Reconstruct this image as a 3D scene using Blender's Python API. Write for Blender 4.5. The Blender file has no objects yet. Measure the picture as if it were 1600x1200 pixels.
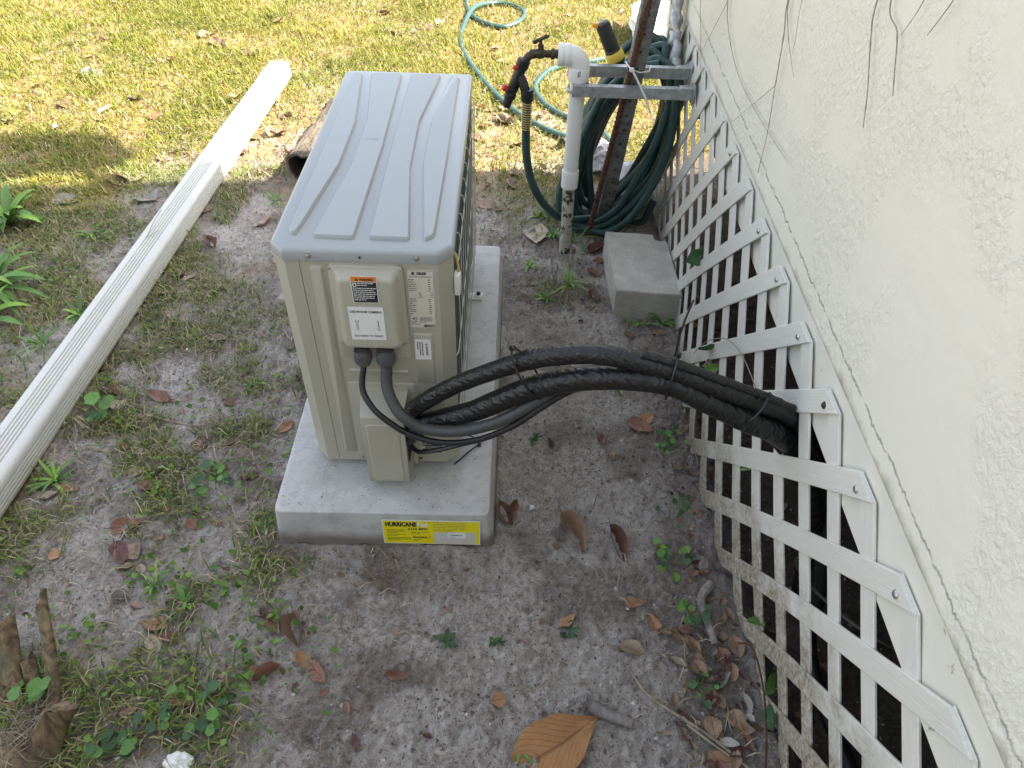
import bpy, bmesh, math, random
import numpy as np
from mathutils import Vector, Matrix

random.seed(7)
RNG = np.random.default_rng(11)
C = bpy.context.scene.collection
SC = bpy.context.scene

# ------------------------------------------------------------------ camera
CAM_LOC = (0.444, -1.1521, 1.5153)
PITCH, YAW, ROLL = 0.76459, 0.024967, 0.041231
cd = bpy.data.cameras.new('camera')
cam = bpy.data.objects.new('camera', cd)
C.objects.link(cam)
_cp, _sp = math.cos(PITCH), math.sin(PITCH)
_cy, _sy = math.cos(YAW), math.sin(YAW)
_f = Vector((_sy * _cp, _cy * _cp, -_sp))
_r = Vector((_cy, -_sy, 0))
_u = _r.cross(_f)
_r2 = _r * math.cos(ROLL) + _u * math.sin(ROLL)
_u2 = -_r * math.sin(ROLL) + _u * math.cos(ROLL)
cam.matrix_world = Matrix(((_r2.x, _u2.x, -_f.x, CAM_LOC[0]), (_r2.y, _u2.y, -_f.y, CAM_LOC[1]),
                           (_r2.z, _u2.z, -_f.z, CAM_LOC[2]), (0, 0, 0, 1)))
cd.sensor_width = 36
cd.lens = 1126.76 / 1600 * 36
cd.clip_start = 0.02
cd.clip_end = 1000
SC.camera = cam

# ------------------------------------------------------------------ sky, sun, exposure
SUN_EL = math.radians(46)
SUN_AZ = math.atan2(1.0, 0.15)          # clockwise from +Y
world = bpy.data.worlds.new('World')
SC.world = world
world.use_nodes = True
wn = world.node_tree.nodes
wl = world.node_tree.links
sky = wn.new('ShaderNodeTexSky')
sky.sky_type = 'NISHITA'
sky.sun_disc = False
sky.sun_elevation = SUN_EL
sky.sun_rotation = SUN_AZ
sky.air_density = 1.0
sky.dust_density = 2.5
sky.ozone_density = 0.6
hs = wn.new('ShaderNodeHueSaturation')   # thin high cloud: a paler sky
hs.inputs['Saturation'].default_value = 0.48
wl.new(sky.outputs[0], hs.inputs['Color'])
wl.new(hs.outputs[0], wn['Background'].inputs[0])
wn['Background'].inputs[1].default_value = 0.15
sd = bpy.data.lights.new('sun', 'SUN')
sun = bpy.data.objects.new('sun', sd)
C.objects.link(sun)
sd.energy = 4.8
sd.angle = math.radians(0.5)
sd.color = (1.0, 0.93, 0.80)
_sd = Vector((math.sin(SUN_AZ) * math.cos(SUN_EL), math.cos(SUN_AZ) * math.cos(SUN_EL), math.sin(SUN_EL)))
sun.rotation_euler = _sd.to_track_quat('Z', 'Y').to_euler()
sun.location = (6, 1, 6)
SC.view_settings.view_transform = 'Standard'
SC.view_settings.look = 'None'
SC.view_settings.gamma = 1
SC.view_settings.use_curve_mapping = False
SC.view_settings.exposure = 1.85

# ------------------------------------------------------------------ small maths
def hash2(ix, iy, seed):
    n = (ix.astype(np.int64) * 374761393 + iy.astype(np.int64) * 668265263 + seed * 974634721) & 0xffffffff
    n = ((n ^ (n >> 13)) * 1274126177) & 0xffffffff
    return ((n ^ (n >> 16)) & 0xffff) / 65535.0

def vnoise(x, y, s, seed=0):
    x = np.asarray(x, float) * s + 137.31
    y = np.asarray(y, float) * s + 71.77
    ix, iy = np.floor(x), np.floor(y)
    fx, fy = x - ix, y - iy
    fx = fx * fx * (3 - 2 * fx)
    fy = fy * fy * (3 - 2 * fy)
    a, b = hash2(ix, iy, seed), hash2(ix + 1, iy, seed)
    c, d = hash2(ix, iy + 1, seed), hash2(ix + 1, iy + 1, seed)
    return (a * (1 - fx) + b * fx) * (1 - fy) + (c * (1 - fx) + d * fx) * fy

def fbm(x, y, s, o=4, seed=0):
    t, a, n = 0, 1.0, 0
    for k in range(o):
        t = t + a * vnoise(x, y, s * 2.03 ** k, seed + k * 17)
        n += a
        a *= 0.55
    return t / n

def sstep(a, b, x):
    t = np.clip((np.asarray(x, float) - a) / (b - a), 0, 1)
    return t * t * (3 - 2 * t)

def blob(x, y, cx, cy, rx, ry):
    return np.exp(-(((x - cx) / rx) ** 2 + ((y - cy) / ry) ** 2))

def wall_x(y):                 # face of the house wall and of the lattice tops
    return 1.008 + 0.026 * y

LAT_Y = [-1.9, -0.54, -0.38, -0.28, -0.14, 0.045, 0.258, 0.5, 0.794, 1.2, 2.2]
LAT_X = [1.03, 1.021, 1.014, 1.004, 0.995, 0.987, 0.986, 1.007, 1.040, 1.062, 1.09]

def ground_h(x, y):
    x = np.asarray(x, float)
    y = np.asarray(y, float)
    h = (fbm(x, y, 2.2, 3, 3) - 0.5) * 0.035 + (fbm(x, y, 11, 3, 5) - 0.5) * 0.018
    sand = 1 - 0.6 * lawn_mask(x, y)
    r = fbm(x, y, 34, 3, 9)
    h = h + (np.abs(r - 0.5) * -0.03 + (r - .5) * 0.012) * sand + ((vnoise(x, y, 120, 4) - 0.5) * 0.0045 - np.abs(fbm(x, y, 75, 2, 15) - 0.5) * 0.016) * sand
    # dug edge in front of the pad, swept sand trough, flat under the pad
    h = h - 0.012 * blob(x, y, 0.25, -0.2, 0.3, 0.08)
    h = h - 0.024 * blob(x, y + 0.18 * x, 0.22, -0.31, 0.20, 0.035) + 0.024 * blob(x, y + 0.12 * x, 0.45, -0.36, 0.30, 0.045) - 0.020 * blob(x, y + 0.1 * x, 0.50, -0.47, 0.35, 0.04)
    h = h - 0.022 * blob(x, y, 0.60, 0.05, 0.10, 0.22) + 0.012 * blob(x, y, 0.78, 0.12, 0.06, 0.3)
    inpad = sstep(-0.12, -0.09, x) * sstep(0.47, 0.44, x) * sstep(-0.16, -0.145, y) * sstep(1.05, 1.02, y)
    h = h * (1 - inpad) - 0.01 * inpad
    # soil banked unevenly against the pad
    ddx = np.maximum(np.maximum(-0.088 - x, x - 0.444), 0)
    ddy = np.maximum(np.maximum(-0.152 - y, y - 1.012), 0)
    dd = np.hypot(ddx, ddy)
    h = h + 0.016 * np.exp(-(dd / 0.022) ** 2) * sstep(0.35, 0.65, fbm(x, y, 14, 3, 19)) * (dd > 0)
    # crawl space floor lies a little lower
    h = h - 0.03 * sstep(1.02, 1.12, x) * sstep(2.0, 1.8, y)
    return h

def lawn_mask(x, y):
    n = fbm(x, y, 1.6, 3, 21) - 0.5
    n2 = fbm(x, y, 7, 3, 22) - 0.5
    yy = y + 0.45 * n + 0.25 * n2
    edge = 1.62 + 0.33 * sstep(-1.0, -0.4, x) * sstep(0.2, -0.1, x) + 0.0 * x
    m = sstep(edge - 0.2, edge + 0.5, yy)
    m = np.maximum(m, sstep(-0.95, -1.2, x) * sstep(1.0, 1.5, yy))
    # worn sandy patch round the log and the far end of the downspout
    m = m * (1 - 0.85 * blob(x, y, -0.52, 2.0, 0.34, 0.75))
    m = m * (1 - 0.65 * blob(x, y, 0.55, 2.15, 0.55, 0.5))
    return np.clip(m, 0, 1)

def weed_mask(x, y):
    """shaded patchy grass left of the unit"""
    n = fbm(x, y, 5.0, 4, 31)
    z = sstep(0.05, -0.12, x) * sstep(-0.9, -0.2, y + 0.3 + 0.6 * (n - .5))
    z = np.maximum(z, sstep(-0.05, -0.25, x + 0.3 * (n - .5)) * sstep(0.1, -0.1, y))
    m = z * sstep(0.45, 0.66, n)
    m = m * (1 - 0.8 * blob(x, y, -0.36, 1.05, 0.16, 0.4))      # pale bare sand strip
    m = np.maximum(m, 0.8 * blob(x, y, 0.62, 1.45, 0.18, 0.22) * sstep(.35, .6, n))
    m = np.maximum(m, 0.55 * blob(x, y, 0.66, 0.92, 0.1, 0.1))
    m = np.maximum(m, sstep(-0.9, -1.1, x) * sstep(0.35, 0.6, n) * 0.9)
    return np.clip(m, 0, 1) * (1 - sstep(0.98, 1.0, x))

# ------------------------------------------------------------------ materials
def nt(name):
    m = bpy.data.materials.new(name)
    m.use_nodes = True
    return m, m.node_tree.nodes, m.node_tree.links, m.node_tree.nodes['Principled BSDF']

def mix_rgb(n, l, fac, a, b, mode='MIX'):
    x = n.new('ShaderNodeMix')
    x.data_type = 'RGBA'
    x.blend_type = mode
    for sock, v in ((x.inputs[0], fac), (x.inputs[6], a), (x.inputs[7], b)):
        if hasattr(v, 'links'):
            l.new(v, sock)
        elif isinstance(v, (int, float)):
            sock.default_value = v
        else:
            sock.default_value = (*v, 1)
    return x.outputs[2]

def math_n(n, l, op, a, b=None, clamp=False):
    x = n.new('ShaderNodeMath')
    x.operation = op
    x.use_clamp = clamp
    for i, v in enumerate((a, b)):
        if v is None:
            continue
        if hasattr(v, 'links'):
            l.new(v, x.inputs[i])
        else:
            x.inputs[i].default_value = v
    return x.outputs[0]

def noise_n(n, l, scale, detail=4, vec=None, rough=0.55, dist=0.0):
    x = n.new('ShaderNodeTexNoise')
    x.inputs['Scale'].default_value = scale
    x.inputs['Detail'].default_value = detail
    x.inputs['Roughness'].default_value = rough
    x.inputs['Distortion'].default_value = dist
    if vec is not None:
        l.new(vec, x.inputs['Vector'])
    return x.outputs['Fac']

def ramp_n(n, l, fac, stops):
    x = n.new('ShaderNodeValToRGB')
    e = x.color_ramp.elements
    while len(e) < len(stops):
        e.new(0.5)
    for i, (p, c) in enumerate(stops):
        e[i].position = p
        e[i].color = (*c, 1) if not isinstance(c, (int, float)) else (c, c, c, 1)
    l.new(fac, x.inputs[0])
    return x.outputs[0]

def coord(n, kind='Object', scale=None):
    x = n.new('ShaderNodeTexCoord')
    return x.outputs[kind]

def mapping(n, l, vec, scale=(1, 1, 1), rot=(0, 0, 0)):
    x = n.new('ShaderNodeMapping')
    x.inputs['Scale'].default_value = scale
    x.inputs['Rotation'].default_value = rot
    l.new(vec, x.inputs[0])
    return x.outputs[0]

def bump_n(n, l, h, bsdf, strength=0.3, dist=0.002):
    b = n.new('ShaderNodeBump')
    b.inputs['Strength'].default_value = strength
    b.inputs['Distance'].default_value = dist
    l.new(h, b.inputs['Height'])
    l.new(b.outputs[0], bsdf.inputs['Normal'])
    return b

def simple(name, col, rough=0.5, metal=0.0, var=0.12, vs=40, bump=0.0, bs=200, spots=None, spec=0.5):
    """base colour with a little mottling and fine relief; spots=(scale, threshold, colour)"""
    m, n, l, p = nt(name)
    oc = coord(n)
    f = noise_n(n, l, vs, 5, oc)
    dark = tuple(c * (1 - var) for c in col)
    lite = tuple(min(1, c * (1 + var)) for c in col)
    c = ramp_n(n, l, f, [(0.3, dark), (0.7, lite)])
    if spots:
        s = noise_n(n, l, spots[0], 3, oc, 0.7)
        sf = ramp_n(n, l, s, [(spots[1], 0.0), (spots[1] + 0.05, 1.0)])
        c = mix_rgb(n, l, sf, c, spots[2])
    l.new(c, p.inputs['Base Color'])
    p.inputs['Roughness'].default_value = rough
    p.inputs['Metallic'].default_value = metal
    p.inputs['Specular IOR Level'].default_value = spec
    if bump:
        bump_n(n, l, noise_n(n, l, bs, 4, oc), p, bump)
    return m

MAT = {}
MAT['cream'] = simple('cream_painted_metal', (0.425, 0.408, 0.33), 0.42, var=0.02, vs=6, bump=0.04, bs=900, spots=(35, 0.74, (0.50, 0.47, 0.38)))
MAT['cream_lid_sky'] = simple('cream_lid_sky_tint', (0.355, 0.38, 0.385), 0.22, var=0.02, vs=5, bump=0.05, bs=700, spots=(60, 0.74, (0.45, 0.43, 0.37)))  # bluish base colour: part of the sky's reflection is painted into the lid
MAT['cover'] = simple('cream_plastic', (0.44, 0.42, 0.34), 0.42, var=0.015, vs=8)
MAT['dark_gap'] = simple('dark_gap', (0.03, 0.03, 0.028), 0.8)
MAT['steel'] = simple('screw_steel', (0.45, 0.44, 0.42), 0.35, 0.8, vs=300)
MAT['grey_gland'] = simple('grey_nylon', (0.10, 0.105, 0.105), 0.45, var=0.05)
MAT['conduit'] = simple('grey_conduit', (0.052, 0.055, 0.056), 0.5, var=0.08)
MAT['black_rubber'] = simple('black_rubber', (0.012, 0.012, 0.013), 0.42, var=0.2)
MAT['black_plastic'] = simple('black_plastic', (0.018, 0.018, 0.018), 0.4, var=0.2, spots=(60, 0.66, (0.10, 0.095, 0.085)))
MAT['white_wire'] = simple('coated_wire', (0.72, 0.72, 0.66), 0.4, var=0.05)
MAT['yellow_lead'] = simple('ochre_lead', (0.55, 0.36, 0.07), 0.5)
MAT['ink'] = simple('black_ink', (0.02, 0.02, 0.02), 0.6)
MAT['ink_soft'] = simple('grey_ink', (0.16, 0.15, 0.13), 0.6)
MAT['sticker_white'] = simple('white_sticker', (0.80, 0.80, 0.78), 0.4, var=0.02)
MAT['sticker_cream'] = simple('cream_sticker', (0.66, 0.63, 0.53), 0.35, var=0.02)
MAT['sticker_orange'] = simple('orange_sticker', (0.80, 0.25, 0.03), 0.4, var=0.03)
MAT['sticker_yellow'] = simple('yellow_sticker', (0.86, 0.74, 0.01), 0.4, var=0.03)
MAT['sticker_grey'] = simple('grey_sticker', (0.62, 0.61, 0.57), 0.5, var=0.03)
MAT['red'] = simple('red_plastic', (0.55, 0.03, 0.03), 0.4)
MAT['yellow'] = simple('yellow_plastic', (0.80, 0.60, 0.10), 0.4, var=0.08)
MAT['orange'] = simple('orange_plastic', (0.85, 0.35, 0.03), 0.4)
MAT['brass'] = simple('aged_brass', (0.075, 0.058, 0.04), 0.5, 0.6, var=0.35, vs=80)
MAT['bright_brass'] = simple('brass_spring', (0.55, 0.42, 0.18), 0.4, 0.8)
MAT['galv'] = simple('galvanised_steel', (0.42, 0.43, 0.43), 0.45, 0.65, var=0.25, vs=60, spots=(18, 0.68, (0.62, 0.62, 0.60)))
MAT['galv_old'] = simple('weathered_galvanised_post', (0.20, 0.20, 0.195), 0.6, 0.45, var=0.4, vs=45, bump=0.3, bs=150, spots=(30, 0.62, (0.10, 0.075, 0.055)))
MAT['rust'] = simple('rusty_iron', (0.10, 0.042, 0.022), 0.85, 0.2, var=0.5, vs=90, bump=0.5, bs=250, spots=(40, 0.6, (0.04, 0.022, 0.015)))
MAT['pvc'] = simple('white_pvc', (0.80, 0.80, 0.77), 0.35, var=0.03)
MAT['pvc_dirty'] = simple('grimy_pvc', (0.42, 0.41, 0.34), 0.6, var=0.3, vs=30, spots=(22, 0.53, (0.05, 0.048, 0.03)))
MAT['hose'] = simple('green_hose', (0.026, 0.066, 0.062), 0.42, var=0.25, vs=25, bump=0.15, bs=160, spots=(30, 0.72, (0.15, 0.19, 0.17)))
MAT['hose_light'] = simple('teal_hose', (0.034, 0.088, 0.078), 0.45, var=0.2, vs=25, bump=0.15, bs=160, spots=(30, 0.68, (0.25, 0.30, 0.25)))
MAT['block'] = simple('concrete_block', (0.50, 0.475, 0.41), 0.95, var=0.16, vs=18, bump=1.0, bs=190, spots=(120, 0.62, (0.20, 0.185, 0.155)))
MAT['tie_white'] = simple('white_nylon', (0.72, 0.71, 0.68), 0.4)
MAT['twig'] = simple('dry_twig', (0.30, 0.245, 0.18), 0.85, var=0.35, vs=60)
MAT['vine'] = simple('dry_tendril', (0.30, 0.265, 0.22), 0.9, var=0.25, vs=60)
MAT['stick'] = simple('sandy_stick', (0.23, 0.205, 0.185), 0.95, var=0.3, vs=70, bump=0.8, bs=160)
MAT['board'] = simple('painted_board', (0.72, 0.70, 0.61), 0.6, var=0.05, vs=12, bump=0.15, bs=120, spots=(28, 0.68, (0.36, 0.32, 0.23)))
MAT['roof'] = simple('asphalt_shingle', (0.12, 0.115, 0.11), 0.9, var=0.3, vs=60, bump=0.5)
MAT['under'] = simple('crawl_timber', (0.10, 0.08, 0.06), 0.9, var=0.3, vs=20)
MAT['pipe_black'] = simple('black_drain', (0.014, 0.016, 0.018), 0.35, var=0.3)
MAT['paper'] = simple('white_paper', (0.78, 0.78, 0.74), 0.6, var=0.06, vs=60)
MAT['bark_tree'] = simple('oak_bark', (0.12, 0.095, 0.075), 0.95, var=0.4, vs=25, bump=0.8, bs=40)
MAT['log_inside'] = simple('rotten_wood', (0.035, 0.022, 0.015), 0.95, var=0.5, vs=50, bump=0.8, bs=90)
MAT['rot'] = simple('crumbled_red_rot', (0.17, 0.062, 0.03), 0.95, var=0.5, vs=90, bump=1.0, bs=200)

def mat_bag():
    m, n, l, p = nt('thin_white_plastic')
    p.inputs['Base Color'].default_value = (0.62, 0.60, 0.61, 1)
    p.inputs['Roughness'].default_value = 0.35
    p.inputs['Transmission Weight'].default_value = 0.15
    bump_n(n, l, noise_n(n, l, 45, 5, coord(n), 0.6, 1.0), p, 0.6, 0.01)
    return m
MAT['bag'] = mat_bag()

def mat_wrap():
    """wrinkled vinyl tape on pipe insulation"""
    m, n, l, p = nt('black_vinyl_wrap')
    uv = coord(n, 'UV')
    v = mapping(n, l, uv, (1, 1, 1), (0, 0, 0.5))
    w = n.new('ShaderNodeTexWave')
    w.inputs['Scale'].default_value = 17
    w.inputs['Distortion'].default_value = 9
    w.inputs['Detail'].default_value = 3
    w.inputs['Detail Scale'].default_value = 2.2
    l.new(v, w.inputs[0])
    f2 = noise_n(n, l, 60, 4, coord(n), 0.6, 1.2)
    h = math_n(n, l, 'ADD', math_n(n, l, 'MULTIPLY', w.outputs['Fac'], 0.7), math_n(n, l, 'MULTIPLY', f2, 0.6))
    p.inputs['Base Color'].default_value = (0.009, 0.009, 0.0095, 1)
    l.new(ramp_n(n, l, f2, [(0.35, 0.30), (0.7, 0.48)]), p.inputs['Roughness'])
    bump_n(n, l, h, p, 0.5, 0.0035)
    return m
MAT['wrap'] = mat_wrap()

def mat_coil():
    m, n, l, p = nt('teal_fins')
    w = n.new('ShaderNodeTexWave')
    w.inputs['Scale'].default_value = 170
    w.bands_direction = 'Y'
    l.new(coord(n), w.inputs[0])
    l.new(ramp_n(n, l, w.outputs['Fac'], [(0.0, (0.008, 0.022, 0.022)), (1.0, (0.035, 0.10, 0.095))]), p.inputs['Base Color'])
    p.inputs['Roughness'].default_value = 0.5
    bump_n(n, l, w.outputs['Fac'], p, 0.6, 0.002)
    return m
MAT['fins'] = mat_coil()

def mat_pad():
    m, n, l, p = nt('pad_concrete')
    oc = coord(n)
    c = ramp_n(n, l, noise_n(n, l, 9, 6, oc, 0.6), [(0.32, (0.43, 0.425, 0.41)), (0.68, (0.56, 0.555, 0.54))])
    st = noise_n(n, l, 6.0, 6, oc, 0.7, 0.3)
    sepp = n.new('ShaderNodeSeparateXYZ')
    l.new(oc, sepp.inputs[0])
    # darker middle inside a paler rim: drip stain plus the unit's painted-in shade
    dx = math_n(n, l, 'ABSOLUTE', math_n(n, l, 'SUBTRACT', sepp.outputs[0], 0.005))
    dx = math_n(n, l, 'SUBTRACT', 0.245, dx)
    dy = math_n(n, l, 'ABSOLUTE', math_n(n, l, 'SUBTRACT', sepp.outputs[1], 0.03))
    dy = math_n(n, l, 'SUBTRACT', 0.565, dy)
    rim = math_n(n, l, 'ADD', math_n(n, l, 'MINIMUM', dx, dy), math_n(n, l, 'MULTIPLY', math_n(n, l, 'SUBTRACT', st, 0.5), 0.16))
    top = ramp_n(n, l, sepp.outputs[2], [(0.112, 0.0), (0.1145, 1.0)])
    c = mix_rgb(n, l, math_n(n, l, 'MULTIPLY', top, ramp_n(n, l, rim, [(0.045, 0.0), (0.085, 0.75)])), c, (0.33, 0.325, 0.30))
    c = mix_rgb(n, l, ramp_n(n, l, noise_n(n, l, 30, 5, oc, 0.7), [(0.50, 0.0), (0.62, 0.35)]), c, (0.27, 0.265, 0.24))
    pit = noise_n(n, l, 85, 4, oc, 0.75)
    c = mix_rgb(n, l, ramp_n(n, l, pit, [(0.68, 0.0), (0.73, 0.75)]), c, (0.10, 0.095, 0.09))
    pale = noise_n(n, l, 260, 2, oc)
    c = mix_rgb(n, l, ramp_n(n, l, pale, [(0.62, 0.0), (0.70, 0.6)]), c, (0.72, 0.72, 0.70))
    sep = n.new('ShaderNodeSeparateXYZ')
    l.new(oc, sep.inputs[0])
    soil = math_n(n, l, 'ADD', sep.outputs[2], math_n(n, l, 'MULTIPLY', math_n(n, l, 'SUBTRACT', st, 0.5), 0.05))
    c = mix_rgb(n, l, ramp_n(n, l, soil, [(0.014, 0.85), (0.048, 0.0)]), c, (0.16, 0.13, 0.10))
    l.new(c, p.inputs['Base Color'])
    p.inputs['Roughness'].default_value = 0.75
    h = math_n(n, l, 'SUBTRACT', noise_n(n, l, 60, 5, oc), math_n(n, l, 'MULTIPLY', pit, 0.6))
    bump_n(n, l, h, p, 0.35, 0.002)
    return m
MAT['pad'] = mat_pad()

def mat_downspout():
    m, n, l, p = nt('white_vinyl_downspout')
    oc = coord(n)
    sp = noise_n(n, l, 110, 3, oc, 0.75)
    c = mix_rgb(n, l, ramp_n(n, l, sp, [(0.66, 0.0), (0.72, 0.8)]), (0.59, 0.585, 0.545), (0.20, 0.19, 0.16))
    g = noise_n(n, l, 14, 5, oc)
    c = mix_rgb(n, l, ramp_n(n, l, g, [(0.5, 0.0), (0.75, 0.35)]), c, (0.48, 0.465, 0.41))
    sep = n.new('ShaderNodeSeparateXYZ')
    l.new(oc, sep.inputs[0])
    low = math_n(n, l, 'ADD', sep.outputs[2], math_n(n, l, 'MULTIPLY', math_n(n, l, 'SUBTRACT', g, 0.5), 0.08))
    c = mix_rgb(n, l, ramp_n(n, l, low, [(0.0, 0.75), (0.05, 0.0)]), c, (0.42, 0.37, 0.27))
    l.new(c, p.inputs['Base Color'])
    p.inputs['Roughness'].default_value = 0.42
    bump_n(n, l, noise_n(n, l, 300, 3, oc), p, 0.08)
    return m
MAT['downspout'] = mat_downspout()

def mat_slat():
    m, n, l, p = nt('white_grained_vinyl')
    uv = coord(n, 'UV')
    gr = noise_n(n, l, 9, 5, mapping(n, l, uv, (1.6, 45, 1)), 0.6, 0.8)
    fine = noise_n(n, l, 30, 3, mapping(n, l, uv, (1.2, 40, 1)), 0.6)
    oc = coord(n)
    sep = n.new('ShaderNodeSeparateXYZ')
    l.new(oc, sep.inputs[0])
    g = noise_n(n, l, 11, 5, oc, 0.65, 0.5)
    g2 = noise_n(n, l, 90, 4, oc, 0.7)
    c = mix_rgb(n, l, ramp_n(n, l, gr, [(0.35, 0.0), (0.62, 0.3)]), (0.76, 0.75, 0.68), (0.50, 0.475, 0.39))
    # soil and algae splashed up the foot of the panel, worst at the near end
    hz = math_n(n, l, 'ADD', sep.outputs[2], math_n(n, l, 'MULTIPLY', math_n(n, l, 'SUBTRACT', g, 0.5), 0.55))
    hz = math_n(n, l, 'ADD', hz, math_n(n, l, 'MULTIPLY', sep.outputs[1], 0.22))
    k = ramp_n(n, l, hz, [(0.02, 0.9), (0.24, 0.0)])
    k = math_n(n, l, 'MULTIPLY', k, ramp_n(n, l, g2, [(0.3, 0.25), (0.62, 1.0)]))
    c = mix_rgb(n, l, k, c, (0.20, 0.135, 0.062))
    sp = ramp_n(n, l, noise_n(n, l, 150, 2, oc, 0.7), [(0.70, 0.0), (0.76, 0.6)])
    c = mix_rgb(n, l, sp, c, (0.22, 0.19, 0.13))
    l.new(c, p.inputs['Base Color'])
    p.inputs['Roughness'].default_value = 0.5
    bump_n(n, l, math_n(n, l, 'ADD', gr, math_n(n, l, 'MULTIPLY', fine, 0.5)), p, 0.55, 0.0015)
    return m
MAT['slat'] = mat_slat()

def mat_stucco():
    m, n, l, p = nt('painted_stucco')
    oc = coord(n)
    sep = n.new('ShaderNodeSeparateXYZ')
    l.new(oc, sep.inputs[0])
    big = noise_n(n, l, 1.6, 4, oc)
    c = mix_rgb(n, l, ramp_n(n, l, big, [(0.35, 0.0), (0.7, 1.0)]), (0.745, 0.72, 0.61), (0.79, 0.77, 0.67))
    # crack that wanders along just above the lower edge
    w = noise_n(n, l, 9, 5, mapping(n, l, oc, (0, 1, 0)), 0.7)
    w2 = noise_n(n, l, 60, 3, mapping(n, l, oc, (0, 1, 0.2)), 0.7)
    zc = math_n(n, l, 'SUBTRACT', sep.outputs[2], math_n(n, l, 'MULTIPLY', sep.outputs[1], 0.028))
    zc = math_n(n, l, 'SUBTRACT', zc, 0.7785)
    zc = math_n(n, l, 'ADD', zc, math_n(n, l, 'MULTIPLY', math_n(n, l, 'SUBTRACT', w, 0.5), 0.03))
    zc = math_n(n, l, 'ADD', zc, math_n(n, l, 'MULTIPLY', math_n(n, l, 'SUBTRACT', w2, 0.5), 0.016))
    cr = math_n(n, l, 'ABSOLUTE', zc)
    gap = ramp_n(n, l, noise_n(n, l, 30, 2, mapping(n, l, oc, (0, 1, 0))), [(0.38, 0.15), (0.52, 1.0)])
    crack = math_n(n, l, 'MULTIPLY', ramp_n(n, l, cr, [(0.0003, 1.0), (0.0010, 0.0)]), gap)
    c = mix_rgb(n, l, math_n(n, l, 'MULTIPLY', crack, 0.6), c, (0.12, 0.11, 0.08))
    # algae along the drip edge
    g = noise_n(n, l, 13, 5, oc, 0.7)
    zz = math_n(n, l, 'SUBTRACT', sep.outputs[2], math_n(n, l, 'MULTIPLY', sep.outputs[1], 0.008))
    zz = math_n(n, l, 'ADD', zz, math_n(n, l, 'MULTIPLY', math_n(n, l, 'SUBTRACT', g, 0.5), 0.07))
    al = ramp_n(n, l, zz, [(0.7195, 0.75), (0.742, 0.0)])
    c = mix_rgb(n, l, al, c, (0.27, 0.26, 0.17))
    l.new(c, p.inputs['Base Color'])
    p.inputs['Roughness'].default_value = 0.6
    ridge = noise_n(n, l, 88, 4, mapping(n, l, oc, (1, 1.0, 0.75), (0.5, 0, 0)), 0.6, 0.35)
    ridge = ramp_n(n, l, ridge, [(0.36, 0.0), (0.66, 1.0)])
    isl = ramp_n(n, l, noise_n(n, l, 5.5, 3, mapping(n, l, oc, (1, 1, 0.8), (0.4, 0, 0)), 0.5, 0.6), [(0.44, 0.12), (0.56, 1.0)])
    h = math_n(n, l, 'ADD', math_n(n, l, 'MULTIPLY', ridge, isl), math_n(n, l, 'MULTIPLY', noise_n(n, l, 300, 3, oc), 0.18))
    h = math_n(n, l, 'SUBTRACT', h, math_n(n, l, 'MULTIPLY', crack, 1.0))
    bump_n(n, l, h, p, 0.6, 0.0034)
    return m
MAT['stucco'] = mat_stucco()

def attr(n, name):
    a = n.new('ShaderNodeAttribute')
    a.attribute_name = name
    return a.outputs['Fac']

def mat_ground():
    m, n, l, p = nt('sandy_soil')
    oc = coord(n)
    a = noise_n(n, l, 7, 6, oc, 0.65)
    b = noise_n(n, l, 62, 6, oc, 0.75, 0.6)
    fine = noise_n(n, l, 230, 4, oc, 0.8, 0.5)
    sand = ramp_n(n, l, a, [(0.3, (0.41, 0.362, 0.318)), (0.68, (0.61, 0.555, 0.505))])
    sand = mix_rgb(n, l, ramp_n(n, l, b, [(0.40, 0.6), (0.56, 0.0)]), sand, (0.19, 0.16, 0.13))
    patch = noise_n(n, l, 4.2, 4, oc, 0.6)
    sand = mix_rgb(n, l, ramp_n(n, l, patch, [(0.44, 0.0), (0.64, 0.5)]), sand, (0.60, 0.56, 0.52))
    gritty = ramp_n(n, l, noise_n(n, l, 6.5, 4, oc, 0.6), [(0.38, 0.25), (0.62, 1.0)])
    sand = mix_rgb(n, l, math_n(n, l, 'MULTIPLY', gritty, ramp_n(n, l, fine, [(0.34, 0.85), (0.47, 0.0)])), sand, (0.115, 0.092, 0.072))
    sand = mix_rgb(n, l, ramp_n(n, l, fine, [(0.60, 0.0), (0.70, 0.75)]), sand, (0.72, 0.70, 0.67))
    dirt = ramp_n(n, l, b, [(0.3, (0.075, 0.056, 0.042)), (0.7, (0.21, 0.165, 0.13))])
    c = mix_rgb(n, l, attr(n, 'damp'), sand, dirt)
    thatch = ramp_n(n, l, noise_n(n, l, 55, 5, oc, 0.7), [(0.3, (0.15, 0.09, 0.045)), (0.5, (0.36, 0.20, 0.10)), (0.7, (0.46, 0.34, 0.17))])
    thatch = mix_rgb(n, l, ramp_n(n, l, noise_n(n, l, 16, 4, oc), [(0.42, 0.0), (0.58, 0.75)]), thatch, (0.20, 0.20, 0.045))
    c = mix_rgb(n, l, attr(n, 'thatch'), c, thatch)
    l.new(c, p.inputs['Base Color'])
    p.inputs['Roughness'].default_value = 0.95
    p.inputs['Specular IOR Level'].default_value = 0.2
    h = math_n(n, l, 'ADD', b, math_n(n, l, 'MULTIPLY', fine, 0.45))
    bump_n(n, l, h, p, 1.0, 0.010)
    return m
MAT['ground'] = mat_ground()

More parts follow.
